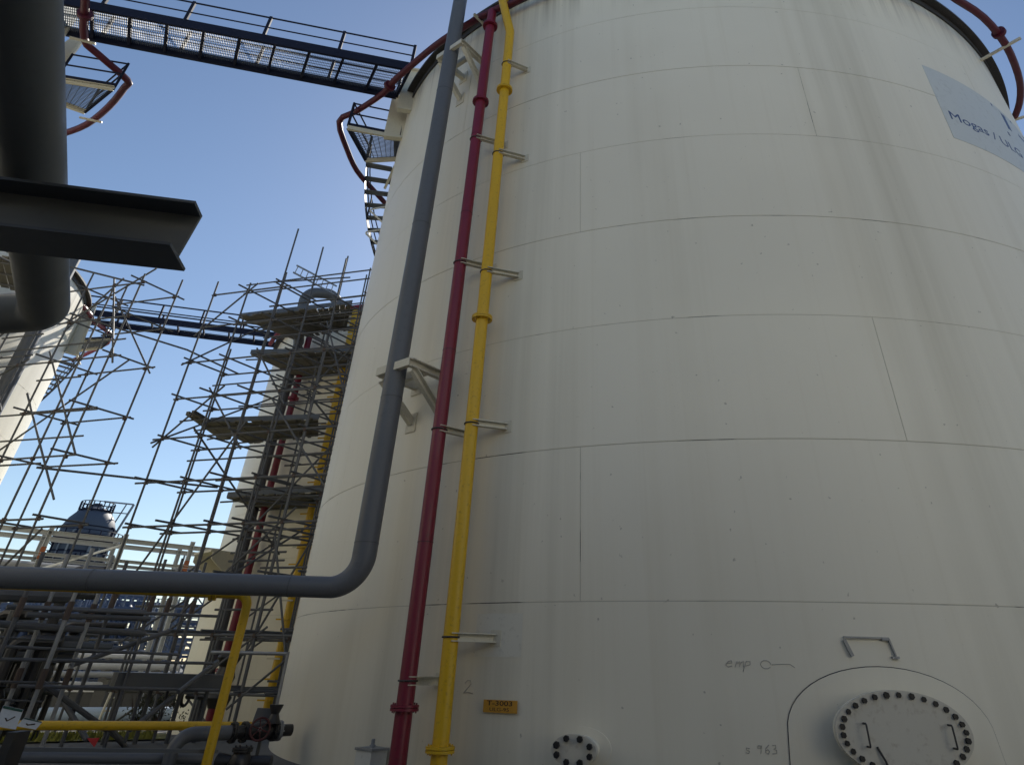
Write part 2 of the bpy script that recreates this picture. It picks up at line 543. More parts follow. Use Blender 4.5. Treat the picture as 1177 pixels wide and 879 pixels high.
for i in range(nn):
    j = (i + 1) % nn
    b.f.append((i, j, nn + j, nn + i))
    for k in range(rings - 1):
        A, C = nn + k * nn, nn + (k + 1) * nn
        b.f.append((A + i, A + j, C + j, C + i))
    A = nn + (rings - 1) * nn
    b.f.append((A + i, A + j, len(b.v) - 1))
part('reinforcing_plate', b, mpaint, tankA, angle=40)
b = B()                                                   # dark weld bead round the plate
b.path([p + n * 0.008 for p in pts0], 0.011, 6)
part('weld_bead', b, M['curb'], tankA)
b = B()
disc(b, cm, n, t, 0.70, 0.345, -0.1, 0.22)
part('manway_neck', b, mpaint, tankA)
b = B()
disc(b, cm, n, t, 0.90, 0.462, 0.19, 0.235, 56)
part('manway_flange', b, mpaint, tankA)
b = B()
disc(b, cm, n, t, 0.90, 0.462, 0.242, 0.285, 56)
cov = part('manway_cover', b, M['cover'], tankA)
for i in range(30):
    a = 2 * pi * (i + 0.3) / 30
    p = cm + n * 0.286 + t * (0.812 * cos(a)) + up * (0.412 * sin(a))
    bolt_piece(cov, p, n, 0.036, 0.035)
for u in (-0.52, 0.60):
    b = B()
    v0, v1 = 0.76, 1.00
    p = lambda v, o: TA.p(th_m, 0) * 1.0 + t * (u - 0.165 + 0.0) + up * v + n * o
    b.path(roundpath([p(v0, 0.28), p(v0, 0.39), p(v1, 0.39), p(v1, 0.28)], 0.02, 4), 0.012, 8)
    part('manway_handle', b, M['curb'], tankA)
b = B()                                                   # hinge lug and chain link below the left handle
b.path([cm + n * 0.30 - t * 0.40 + up * (-0.14), cm + n * 0.33 - t * 0.34 + up * (-0.28), cm + n * 0.3 - t * 0.30 + up * (-0.36)], 0.014, 6)
part('cover_pin', b, M['curb'], tankA)
# lifting frame above the manway: three flat strips standing off the shell
b = B()
P = lambda u, v, o=0.05: TA.p(th_m, 0) + t * (u - 0.0) + up * v + n * o
for u0, v0, u1, v1, w in ((-0.62, 1.97, 0.02, 1.965, 0.022), (-0.62, 1.94, -0.545, 1.74, 0.05), (0.02, 1.965, 0.075, 1.735, 0.022)):
    b.bar(P(u0, v0, 0.025), P(u1, v1, 0.025), w * 0.9, 0.035, n)
b.box(P(-0.03, 1.957, 0.028), t * 0.05, n * 0.024, up * 0.018)
b.box(P(0.06, 1.735, 0.028), t * 0.05, n * 0.024, up * 0.014)
part('lifting_bracket', b, M['galv'], tankA)
# small blind nozzle
Xn = TA.hit(656, 862, 0.42)[2]
th_n = TA.th_of(Xn.x, Xn.y)
n2, t2 = TA.n(th_n), TA.t(th_n)
cn = TA.p(th_n, Xn.z)
b = B(); disc(b, cn, n2, t2, 0.42, 0.24, -0.05, 0.018, 32)
part('nozzle_pad', b, mpaint, tankA)
b = B(); disc(b, cn, n2, t2, 0.255, 0.145, 0.0, 0.36, 32)
part('nozzle_neck', b, mpaint, tankA)
b = B(); disc(b, cn, n2, t2, 0.325, 0.178, 0.33, 0.37, 36)
part('nozzle_flange', b, M['cover'], tankA)
b = B(); disc(b, cn, n2, t2, 0.325, 0.178, 0.376, 0.42, 36)
nf = part('blind_cover', b, M['cover'], tankA)
for i in range(8):
    a = 2 * pi * (i + 0.5) / 8
    bolt_piece(nf, cn + n2 * 0.421 + t2 * (0.258 * cos(a)) + up * (0.138 * sin(a)), n2, 0.040, 0.045)
# number plate
th_s = TA.hit(576, 811)[0]
p_s = TA.p(th_s, 0, 0.03)
n3, t3 = TA.n(th_s), TA.t(th_s)
b = B(); b.box(p_s + up * 1.035, t3 * 0.295, n3 * 0.008, up * 0.078)
np_ = part('number_plate', b, M['sign_yellow'], tankA, 'amber tank number plate')
put = lambda u, v, w: p_s + t3 * u + up * v + n3 * (0.010 + w)
sx = lambda u0, v0, k: (lambda u, v, w: put(u0 + u * k, v0 + v, w))
link('lettering', text_mesh('T-3003', 0.085, 'sign_black', sx(-0.235, 1.045, 1.85), 0.003, 0.001), np_)
link('lettering', text_mesh('ULG-95', 0.062, 'sign_black', sx(-0.185, 0.977, 1.75), 0.003, 0.0), np_)
# painted identification panel high on the right
b = B()
th0, th1 = -90.0, -58.0
zt, zb = 15.30, 12.62
kk = 24
for o in (0.004, 0.0):
    for z in (zb, zt):
        b.v += [tuple(TA.p(th0 + (th1 - th0) * i / kk, z, o)) for i in range(kk + 1)]
w = kk + 1
for i in range(kk):
    b.f += [(i, i + 1, w + i + 1, w + i), (i, 2 * w + i, 2 * w + i + 1, i + 1), (w + i, w + i + 1, 3 * w + i + 1, 3 * w + i)]
b.f += [(0, w, 3 * w, 2 * w), (kk, 2 * w + kk, 3 * w + kk, w + kk)]
panel = part('name_panel', b, M['decal'], tankA, 'blue-grey painted panel with the product name')
def on_k(th, z, k):
    f = TA.on(th, z, 0.005)
    return lambda u, v, w: f(u * k, v, w)
link('lettering', text_mesh('Mogas / ULG', 0.43, 'blue_letter', on_k(-89.1, 13.36, 1.34), 0.004, 0.0), panel)
link('lettering', text_mesh('T-3003', 1.05, 'blue_letter', on_k(-77.0, 14.52, 2.0), 0.004, 0.0), panel)
link('lettering', text_mesh('s', 0.30, 'blue_letter', on_k(-75.9, 14.12, 1.4), 0.004, 0.0), panel)
# hand-written marks
GLYPH = {'2': [(0, .75), (.2, 1), (.5, .95), (.55, .7), (.1, .1), (0, 0), (.35, .08), (.8, 0)], 'e': [(0, .3), (.45, .38), (.35, .6), (.1, .5), (0, .2), (.2, 0), (.5, .1)],
         'm': [(0, 0), (.08, .55), (.15, .3), (.3, .55), (.35, 0), (.42, .4), (.58, .55), (.66, 0)], 'p': [(0, -.4), (.1, .55), (.4, .55), (.45, .25), (.1, .12)],
         's': [(.4, .5), (.1, .55), (.1, .35), (.4, .2), (.3, 0), (0, .05)], '9': [(.4, .8), (.1, .85), (.05, .55), (.4, .6), (.45, .9), (.35, 0)],
         '6': [(.4, .95), (.1, .6), (.05, .15), (.3, 0), (.45, .25), (.3, .45), (.08, .3)], '3': [(0, .9), (.35, .95), (.35, .65), (.12, .52), (.42, .4), (.4, .1), (0, .02)]}
def scrawl(txt, x, y, size, m='chalk', k=1.0, tilt=0.0):
    th, z = on_shell(x, y)
    f = TA.on(th, z, 0.003)
    u = 0
    for ch in txt:
        if ch in GLYPH:
            b = B()
            b.path([f((u + a + random.uniform(-.02, .02)) * size * k + c * size * tilt, c * size, 0.001) for a, c in GLYPH[ch]], 0.0055, 5)
            part('marker_stroke', b, M[m], tankA)
        u += .72 if ch != ' ' else .4
scrawl('2', 533, 796, 0.17, 'chalk', 1.3, 0.1)
scrawl('emp', 834, 766, 0.13, 'chalk', 1.35, 0.35)
scrawl('s 963', 857, 865, 0.10, 'chalk', 1.35, 0.1)
th, z = on_shell(866, 765)
f = TA.on(th, z, 0.002)
b = B(); b.path([f(0.17 + 0.07 * cos(a / 10 * 2 * pi), 0.02 + 0.05 * sin(a / 10 * 2 * pi), 0.002) for a in range(10)], 0.005, 5)
part('marker_stroke', b, M['chalk'], tankA)
b = B(); b.path([f(0.25, 0.02, 0.002), f(0.4, 0.03, 0.002), f(0.50, 0.03, 0.002), f(0.56, -0.01, 0.002)], 0.005, 5)
part('marker_stroke', b, M['chalk'], tankA)
# touch-up paint round the bracket pads
def patch(x0, y0, x1, y1):
    tA, zA = on_shell(x0, y0); tB_, zB = on_shell(x1, y1)
    b = B()
    k = 16
    for o in (0.004, 0.001):
        for z in (zB, zA):
            b.v += [tuple(TA.p(tA + (tB_ - tA) * i / k, z, o)) for i in range(k + 1)]
    w = k + 1
    for i in range(k):
        b.f += [(i, i + 1, w + i + 1, w + i)]
    part('touch_up_patch', b, M['patch'], tankA)
patch(549, 705, 599, 755)

# ------------------------------------------------------------------ pipes on a tank: risers, flanges and brackets
def flange(parent, p, d, r, R, m, w=0.035, bolts=8):
    p, d = V(p), V(d).normalized()
    b = B()
    b.tube(p - d * (w + 0.004), p - d * 0.004, R, 20)
    b.tube(p + d * 0.004, p + d * (w + 0.004), R, 20)
    fo = part('flange', b, M[m], parent)
    a = d.orthogonal().normalized(); c = d.cross(a)
    b = B()
    for i in range(bolts):
        q = p + (a * cos(2 * pi * i / bolts) + c * sin(2 * pi * i / bolts)) * (r + R) / 2 * 1.02
        b.tube(q - d * (w + 0.03), q + d * (w + 0.03), 0.013, 6)
    part('flange_bolts', b, M[m], fo)
def pipe_bracket(tank_root, p, pad, m_pipe='y', m='cream_steel'):
    """channel arm from a pipe to a welded pad, with a U-bolt round the pipe"""
    p, pad = V(p), V(pad)
    b = B()
    b.channel(p, pad, 0.10, 0.12, 0.014, (0, 0, 1), -1)
    o = part('pipe_bracket', b, M[m], tank_root)
    cx_, cy_, r_ = (XR, YR, RR) if m_pipe == 'r' else (XY, YY, RY)
    b = B()
    b.path([(cx_ + (r_ + 0.012) * cos(2 * pi * i / 20), cy_ + (r_ + 0.012) * sin(2 * pi * i / 20), p.z) for i in range(21)], 0.014, 6)
    part('u_bolt', b, M['curb'], o)
    th = TA.th_of(pad.x, pad.y)
    b = B()
    b.box(TA.p(th, pad.z, 0.008), TA.t(th) * 0.10, TA.n(th) * 0.008, V((0, 0, 0.11)))
    part('pad', b, M[m], o)
    return o

# red riser with its elbow to the ring main
XR, YR, RR = -2.30, 12.43, 0.135
red = thing('fire_water_riser', 'dark red vertical pipe with bolted flanges running up beside the yellow pipe', 'pipe', (XR, YR, 0))
RZ = 18.3
rt = atz(566, 14, RZ)
b = B()
b.path(roundpath([(XR, YR, 0.0), (XR, YR, 17.2), (rt.x, rt.y, RZ)], 0.35, 8), RR, 20)
part('pipe', b, M['red_pipe'], red)
for y in (813, 117, 30):
    d = ray(546 if y < 200 else 466, y)
    z = EYE.z + d.z * (YR / d.y)
    flange(red, (XR, YR, z), (0, 0, 1), RR, RR + 0.085, 'red_pipe')
for z in (3.3, 6.9, 10.4, 12.9):
    b = B(); b.tube((XR, YR, z), (XR, YR, z + .018), RR + .005, 20)
    part('weld_ring', b, M['ring_pipe'], red)
# ring main: follows the rim, detours round the stair landing on the left
RINGL = [(425, 214), (410, 196), (399, 172), (390, 140), (410, 128), (440, 108), (452, 94), (470, 78), (500, 53), (530, 33), (566, 13), (590, 4), (606, -6)]
RINGR = [(1085, -10), (1100, 0), (1130, 20), (1155, 50), (1170, 85), (1173, 110), (1167, 133), (1150, 165)]
pts = [atz(x, y, RZ) for x, y in RINGL]
l0, r0 = pts[-1], atz(*RINGR[0], RZ)
ta, tb = TA.th_of(l0.x, l0.y), TA.th_of(r0.x, r0.y)
oa, ob = (l0 - TA.p(ta, RZ)).length, (r0 - TA.p(tb, RZ)).length
if (l0 - TA.p(ta, RZ)).dot(TA.n(ta)) < 0: oa = 0.25
pts += [TA.p(ta + (tb - ta) * i / 16, RZ, oa + (ob - oa) * i / 16) for i in range(1, 16)]
pts += [atz(x, y, RZ) for x, y in RINGR]
def smooth_pts(ps, sub=4):
    out = []
    for i in range(len(ps) - 1):
        a, b_, c_, d_ = ps[max(i - 1, 0)], ps[i], ps[i + 1], ps[min(i + 2, len(ps) - 1)]
        for k in range(sub):
            t_ = k / sub
            out.append(0.5 * ((2 * b_) + (c_ - a) * t_ + (2 * a - 5 * b_ + 4 * c_ - d_) * t_ * t_ + (3 * b_ - a - 3 * c_ + d_) * t_ ** 3))
    return out + [ps[-1]]
# behind the tank, out of sight
tl, tr = TA.th_of(pts[-1].x, pts[-1].y), TA.th_of(pts[0].x, pts[0].y)
if tr < tl: tr += 360
pts += [TA.p(tl + (tr - tl) * i / 20, RZ, 0.8) for i in range(2, 20)]
ring = thing('ring_main', 'dark red spray ring pipe curving round the rim of the huge tank', 'pipe', (TA.c.x, TA.c.y, 0))
b = B()
b.path(smooth_pts(pts[:3] + pts[3:] + [pts[0]], 3), 0.11, 14)
part('pipe', b, M['ring_pipe'], ring)
for x, y in ((1148, 38), (448, 99)):
    p = atz(x, y, RZ)
    th = TA.th_of(p.x, p.y)
    flange(ring, p, TA.t(th) if x > 600 else atz(470, 78, RZ) - atz(440, 108, RZ), 0.11, 0.2, 'ring_pipe', 0.05)
for x, y in ((1165, 47), (1176, 133), (549, 20)):
    p = atz(x, y, RZ)
    th = TA.th_of(p.x, p.y)
    b = B()
    b.channel(TA.p(th, RZ - 0.1, -0.0), TA.p(th, RZ - 0.1, 0.2 + abs((p - TA.p(th, RZ)).dot(TA.n(th)))), 0.07, 0.08, 0.012)
    part('ring_bracket', b, M['cream_steel'], ring)

# yellow riser
XY, YY, RY = -1.65, 12.16, 0.125
yel = thing('foam_riser', 'yellow vertical pipe with round flanges running up the huge tank', 'pipe', (XY, YY, 0))
yt = atz(580, -6, 18.6)
b = B()
b.path(roundpath([(XY, YY, 0.0), (XY, YY, 16.75), (yt.x - 0.1, yt.y + 0.1, 18.6), (yt.x + 0.3, yt.y + 1.2, 18.9)], 0.3, 8), RY, 20)
part('pipe', b, M['yellow_pipe'], yel)
for y in (862, 366, 103):
    d = ray(560, y)
    flange(yel, (XY, YY, EYE.z + d.z * (YY / d.y)), (0, 0, 1), RY, RY + 0.09, 'yellow_pipe')
def z_at(X, Y, y):                                       # height on a vertical line where it crosses picture row y
    lo, hi = 0.0, 25.0
    for _ in range(40):
        m = (lo + hi) / 2
        q = V((X, Y, m)) - EYE
        yy = PH / 2 + OY - FPX * q.dot(UPV) / q.dot(FWD)
        if yy > y: lo = m
        else: hi = m
    return lo
for x, y, py in ((583, 494, 484), (596, 322, 308), (603, 188, 172), (606, 86, 70), (570, 735, 730)):
    th, z, X = TA.hit(x, y)
    zz = z_at(XY, YY, py)
    pipe_bracket(tankA, (XY + 0.02, YY - RY * 0.9, (zz + z) / 2), TA.p(th, (zz + z) / 2, 0.02))
for x, y, py in ((540, 500, 494), (566, 312, 300), (580, 172, 156), (506, 784, 780)):
    th, z, X = TA.hit(x, y)
    zz = z_at(XR, YR, py)
    pipe_bracket(tankA, (XR + 0.02, YR - RR * 0.9, (zz + z) / 2), TA.p(th, (zz + z) / 2, 0.02), 'r')

# big grey pipe: down the shell, round a reducing elbow, off to the left
XG, YG, RG = -3.43, 12.82, 0.215
gp = thing('product_pipe', 'thick grey pipe dropping down the huge tank and turning left above the yard', 'pipe', (XG, YG, 0))
ga, gb = atz(371, 677, 2.62), atz(0, 663, 2.62)
gz = 2.62
gd = (gb - V((XG, YG, gz))).normalized()
elbow = roundpath([(XG, YG, 22.0), (XG, YG, gz), V((XG, YG, gz)) + gd * 1.2], 0.52, 14)
hz = [V((XG, YG, gz)) + gd * k for k in (1.4, 3.0, 6.0, 11.0, 18.0)]
path = elbow[:-1] + hz
rr = [RG] * 2 + [RG + (0.165 - RG) * min(1, i / 14) for i in range(1, len(elbow) - 2)] + [0.162] * len(hz)
b = B(); b.path(path, rr[:len(path)], 28)
part('pipe', b, M['grey_pipe'], gp)
b = B()
b.tube((XG, YG, gz + 0.70), (XG, YG, gz + 0.72), RG + 0.004, 28)
part('weld_ring', b, M['dark_steel'], gp)
for z in (6.0, 10.3, 14.9):
    b = B(); b.tube((XG, YG, z), (XG, YG, z + .022), RG + .005, 28)
    part('weld_ring', b, M['dark_steel'], gp)
for k in (1.15, 4.4):
    q = V((XG, YG, gz)) + gd * k
    b = B(); b.tube(q, q + gd * .02, .168, 28)
    part('weld_ring', b, M['dark_steel'], gp)
def pipe_frame(zf, dz):
    th = TA.th_of(XG, YG)
    tt, nn_ = TA.t(th), TA.n(th)
    cc = TA.p(th, 0, 0.0)
    for s_ in (-1, 1):
        th2 = th + degrees(s_ * 0.46 / 12)
        b = B()
        b.channel(TA.p(th2, zf, 0.0), TA.p(th2, zf, 1.0), 0.12, 0.18, 0.02, (0, 0, 1), s_)
        o = part('pipe_support', b, M['cream_steel'], tankA)
        b = B()
        b.channel(TA.p(th2, zf - dz, 0.0), TA.p(th2, zf - 0.12, 0.92), 0.11, 0.16, 0.02, (0, 0, 1), s_)
        part('brace', b, M['cream_steel'], o)
        for zz in (zf, zf - dz):
            b = B()
            b.box(TA.p(th2, zz, 0.012), TA.t(th2) * 0.16, TA.n(th2) * 0.012, V((0, 0, 0.2)))
            part('pad', b, M['cream_steel'], o)
    for o_, w_ in ((1.02, 0.52), (0.5, 0.40)):
        b = B()
        b.channel(cc + tt * -w_ + nn_ * o_ + V((0, 0, zf)), cc + tt * w_ + nn_ * o_ + V((0, 0, zf)), 0.11, 0.17, 0.02)
        part('pipe_support', b, M['cream_steel'], tankA)
pipe_frame(z_at(XG, YG, 425), 0.82)
pipe_frame(z_at(XG, YG, 62), 0.95)

# ------------------------------------------------------------------ high walkways between the tanks
def walkway(name, label, N0, N1, F0, F1, h=0.30, panels=9, fine=True, sides=2):
    """N = edge nearer the viewer, F = far edge, both at deck level"""
    root = thing(name, label, 'walkway', tuple((N0 + N1) / 2), 'high walkways linking two tanks')
    ax = (N1 - N0).normalized()
    ac = (F0 - N0); wd = ac.length; ac = (ac - ax * ac.dot(ax)).normalized()
    L = (N1 - N0).length
    for p, q in ((N0, N1), (F0, F1)):
        b = B(); b.channel(p, q, 0.09, h, 0.014)
        part('side_beam', b, M['navy_steel'], root)
    for i in range(panels + 1):
        f = i / panels
        b = B(); b.bar(N0.lerp(N1, f) + V((0, 0, -0.05)), F0.lerp(F1, f) + V((0, 0, -0.05)), 0.09, 0.12)
        part('cross_beam', b, M['navy_steel'], root)
    b = B()
    nb = int(L / 0.055) if fine else 8
    for i in range(1, nb):
        f = i / nb
        p, q = N0.lerp(N1, f) + V((0, 0, 0.05)), F0.lerp(F1, f) + V((0, 0, 0.05))
        b.bar(p, q, 0.012, 0.035)
    for j in range(1, 12 if fine else 5):
        g = j / (12 if fine else 5)
        b.bar(N0.lerp(F0, g) + V((0, 0, 0.055)), N1.lerp(F1, g) + V((0, 0, 0.055)), 0.010, 0.02)
    tag(part('grating', b, M['grating'], root, smooth=False), kind='stuff')
    for p, q in ((N0, N1), (F0, F1))[:sides]:
        ps = max(2, round(L / 2.25))
        for i in range(ps + 1):
            a = p.lerp(q, i / ps)
            b = B(); b.bar(a, a + V((0, 0, 1.15)), 0.10, 0.10, ax)
            part('post', b, M['navy_steel'], root)
        for hh, r_ in ((1.12, 0.03 if fine else 0.05), (0.62, 0.024 if fine else 0.04)):
            rod('handrail', p + V((0, 0, hh)), q + V((0, 0, hh)), r_, 'navy_steel', root, 8)
        b = B(); b.bar(p + V((0, 0, 0.2)), q + V((0, 0, 0.2)), 0.012, 0.10)
        part('toe_board', b, M['navy_steel'], root)
    return root
WZ = 18.8
n0, n1 = atz(105, 8, WZ), atz(472, 78, WZ)
f0, f1 = atz(105, 42, WZ), atz(456, 110, WZ)
ext = (n0 - n1).normalized()
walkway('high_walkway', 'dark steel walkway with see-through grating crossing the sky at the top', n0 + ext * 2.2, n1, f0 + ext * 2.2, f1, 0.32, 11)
WZ2 = 18.9
m0, m1 = atz(114, 361, WZ2), atz(292, 383, WZ2)
k0, k1 = atz(114, 372, WZ2), atz(292, 394, WZ2)
ex2 = (m0 - m1).normalized()
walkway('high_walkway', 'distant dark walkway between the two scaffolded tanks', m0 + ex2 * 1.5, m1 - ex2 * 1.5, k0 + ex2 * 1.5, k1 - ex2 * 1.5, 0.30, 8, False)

# ------------------------------------------------------------------ stair landings by the rims
def stair_landing(label, corners, z, tank, downstair, side, posts=True, railcol='navy_steel'):
    """corners: near outer, near shell, far shell, far outer (points at deck height z)"""
    no, ns, fs, fo = corners
    root = thing('stair_landing', label, 'stair', tuple((no + fs) / 2), 'stair landings at the tank rims')
    U = V((0, 0, 1))
    b = B()
    nbar = 20
    for i in range(nbar + 1):
        f = i / nbar
        b.bar(no.lerp(fo, f), ns.lerp(fs, f), 0.012, 0.03)
    for i in range(1, 8):
        f = i / 8
        b.bar(no.lerp(ns, f), fo.lerp(fs, f), 0.014, 0.03)
    tag(part('grating', b, M['grating'], root, smooth=False), kind='stuff')
    for p, q in ((no, ns), (fo, fs)):
        b = B(); b.channel(p - U * 0.08, q - U * 0.08, 0.10, 0.16, 0.014)
        part('edge_beam', b, M['cream_steel'], root)
    b = B(); b.channel(no - U * 0.05, fo - U * 0.05, 0.08, 0.16, 0.014)
    part('edge_beam', b, M[railcol], root)
    b = B(); b.channel(fs - U * 0.08, no.lerp(fo, 0.9) - U * 0.9 + (fs - no) * 0.5, 0.08, 0.1, 0.012)
    part('brace', b, M['cream_steel'], root)
    for p in (ns.lerp(no, 0.1), no, fo):
        b = B(); b.bar(p, p + U * 1.15, 0.07, 0.07, (no - fo).normalized())
        part('post', b, M[railcol], root)
    for hh in (1.12, 0.62):
        rod('handrail', ns.lerp(no, 0.1) + U * hh, no + U * hh, 0.03, railcol, root)
        rod('handrail', no + U * hh, fo + U * hh, 0.03, railcol, root)
    b = B(); b.bar(no + U * 0.08, ns + U * 0.08, 0.012, 0.16); b.bar(no + U * 0.08, fo + U * 0.08, 0.012, 0.16)
    part('toe_board', b, M[railcol], root)
    return root
def spiral(root, tank, th0, z0, dth, steps, width, o0=0.06, col='navy_steel'):
    """treads winding down the shell from th0"""
    U = V((0, 0, 1))
    rise = 0.2
    pin, pout = [], []
    for i in range(steps):
        th = th0 + dth * i
        z = z0 - rise * (i + 1)
        a, c = tank.p(th, z, o0), tank.p(th, z, o0 + width)
        d = (tank.p(th + dth, z, 0) - tank.p(th, z, 0)).normalized() * 0.14
        b = B()
        b.prism([a - d, c - d, c + d, a + d], U * 0.035)
        part('tread', b, M['grating'], root)
        pin.append(a); pout.append(c)
    for q in (pin, pout):
        b = B()
        for i in range(len(q) - 1):
            b.bar(q[i], q[i + 1], 0.012, 0.26)
        part('stringer', b, M[col], root)
    for hh in (1.0, 0.5):
        b = B(); b.path([p + U * hh for p in pout], 0.024, 8)
        part('handrail', b, M[col], root)
    for i in range(0, steps, 4):
        b = B(); b.bar(pout[i], pout[i] + U * 1.02, 0.05, 0.05, (1, 0, 0))
        part('post', b, M[col], root)
LZ = 17.3
la = stair_landing('stair landing with grey grating hanging left of the huge tank below the walkway', [atz(400, 145, LZ), atz(466, 158, LZ), atz(458, 181, LZ), atz(421, 183, LZ)], LZ, TA, None, 1)
p = atz(440, 182, LZ)
tl = TA.th_of(p.x, p.y)
spiral(la, TA, tl - 1.6, LZ, -2.7, 24, 0.95)
for x, y in ((424, 241), (419, 267)):                     # bent white rods sticking out of the shell
    b = B()
    b.path(roundpath([atd(x + 24, y - 4, 19.5), atd(x, y, 19.35), atd(x + 17, y + 16, 19.5)], 0.06, 4), 0.032, 8)
    part('stand_off', b, M['white_steel'], tankA)
def plate_box(root, quad, dist, thick):
    """upright cream bracket plate given by its outline in view at one distance"""
    ps = [atd(x, y, dist) for x, y in quad]
    nrm = (ps[1] - ps[0]).cross(ps[3] - ps[0]).normalized()
    if nrm.dot(ps[0] - EYE) < 0: nrm = -nrm
    b = B(); b.prism(ps, nrm * thick)
    return b
wb = thing('walkway_bracket', 'pair of upright cream brackets under the walkway end at the huge tank', 'bracket', tuple(atd(465, 120, 17.9)), 'cream walkway brackets')
for quad, dist in (([(458, 125), (480, 129), (489, 83), (468, 80)], 17.6), ([(443, 157), (463, 159), (467, 112), (453, 112)], 18.3)):
    q = [atd(x, y, dist) for x, y in quad]
    b = plate_box(wb, quad, dist, 0.06)
    for i, j in ((0, 3), (1, 2)):
        b.bar(q[i], q[j], 0.035, 0.14, (q[1] - q[0]).normalized())
    part('upright', b, M['cream_steel'], wb)
    b = B()
    e = (q[1] - q[0]).normalized()
    b.bar(q[0] - e * 0.04 + V((0, 0, -0.03)), q[1] + e * 0.12 + V((0, 0, -0.03)), 0.22, 0.06)
    part('end_plate', b, M['cream_steel'], wb)
    b = B()
    b.bar(q[3] - e * 0.04, q[2] + e * 0.2, 0.22, 0.06)
    part('end_plate', b, M['cream_steel'], wb)
lb = stair_landing('stair landing under the left end of the walkway, half hidden by the thick dark pipe', [atz(132, 100, LZ), atz(58, 88, LZ), atz(60, 113, LZ), atz(99, 127, LZ)], LZ, TB, None, -1)
p = atz(80, 122, LZ)
tB0 = TB.th_of(p.x, p.y)
spiral(lb, TB, tB0 + 1.8, LZ, 1.9, 20, 1.0)
wb2 = thing('walkway_bracket', 'pair of upright cream brackets beside the thick dark pipe at top left', 'bracket', tuple(atd(75, 60, 23.0)), 'cream walkway brackets')
for quad, dist in (([(50, 55), (62, 55), (93, 8), (76, 0)], 21.8), ([(62, 90), (70, 78), (97, 42), (93, 34), (58, 62)], 22.8)):
    q = [atd(x, y, dist) for x, y in quad]
    b = plate_box(wb2, quad, dist, 0.07)
    b.bar(q[0], q[-1], 0.04, 0.2, (1, 0, 0)); b.bar(q[1], q[2], 0.05, 0.2, (1, 0, 0))
    part('upright', b, M['cream_steel'], wb2)
ringB = thing('ring_main', 'dark red spray ring pipe bending round the landing at top left', 'pipe', (TB.c.x, TB.c.y, 0))
pts = [atz(x, y, RZ) for x, y in ((98, -30), (98, 0), (97, 45), (112, 62), (146, 92), (143, 101), (125, 123), (100, 143), (72, 154), (40, 162))]
b = B(); b.path(smooth_pts(pts, 3), 0.12, 12)
part('pipe', b, M['ring_pipe'], ringB)
flange(ringB, atz(98, 17, RZ), atz(98, 0, RZ) - atz(98, 40, RZ), 0.12, 0.22, 'ring_pipe', 0.06)
for x, y in ((97, 44), (106, 135)):
    q = atz(x, y, RZ)
    b = B(); b.bar(q - V((0.35, 0.12, 0.13)), q + V((0.35, 0.12, -0.13)), 0.08, 0.05)
    part('ring_bracket', b, M['cream_steel'], ringB)

# ------------------------------------------------------------------ overhead pipe and beam close to the camera
PZ = 4.5
a0, a1 = atz(18, 0, PZ), atz(52, 356, PZ)
dd = (a1 - a0).normalized()
turn = (atz(-160, 372, PZ) - a1).normalized()
op = thing('overhead_pipe', 'thick dark pipe overhead at the left, bending away to the left', 'pipe', tuple(a0))
b = B()
b.path(roundpath([a0 - dd * 5, a1 + dd * 0.02, a1 + dd * 0.02 + turn * 6], 0.34, 12), 0.21, 32)
part('pipe', b, M['overhead'], op)
bz = PZ - 0.25 - 0.21
e0, e1 = atz(0, 246, bz), atz(229, 273, bz)
ed = (e1 - e0).normalized()
ob_ = thing('overhead_beam', 'dark steel beam with a cut end carrying the thick overhead pipe', 'beam', tuple(e1))
near = V((ed.y, -ed.x, 0))
if near.dot(e1 - EYE) > 0: near = -near
def strip(s0, s1, u0, u1):                               # length of plate with a raked end
    q = []
    for u in (u0, u1):
        k = -0.045 * (0.19 - u) / 0.38 - 0.06
        for s_, L in ((s0, 0), (s1, 0), (s1, 1), (s0, 1)):
            p = (e1 + ed * (k + 0.02)) if L else (e0 - ed * 6)
            q.append(p + near * s_ + V((0, 0, u)))
    return q
b = B().hexa(strip(-.18, .18, -.19, -.168)); 
part('bottom_flange', b, M['dark_steel'], ob_)
b = B().hexa(strip(-.012, .012, -.168, .168))
part('web', b, M['overhead'], ob_)  # paler paint than the flanges: the web's lit tone is put into the colour
b = B().hexa(strip(-.012, .18, .168, .19))
part('top_flange', b, M['dark_steel'], ob_)
b = B(); b.bar(e1 - ed * 0.52 + V((0, 0.30, 0.23)), e1 - ed * 0.72 + V((0, 0.30, 0.23)), 0.6, 0.03)
part('shoe_plate', b, M['dark_steel'], ob_)
col = e0 - ed * 4.0
b = B(); b.ibeam(V((col.x, col.y, 0)), V((col.x, col.y, bz - 0.21)), 0.3, 0.3, 0.02, (0, 1, 0))
part('column', b, M['dark_steel'], ob_)

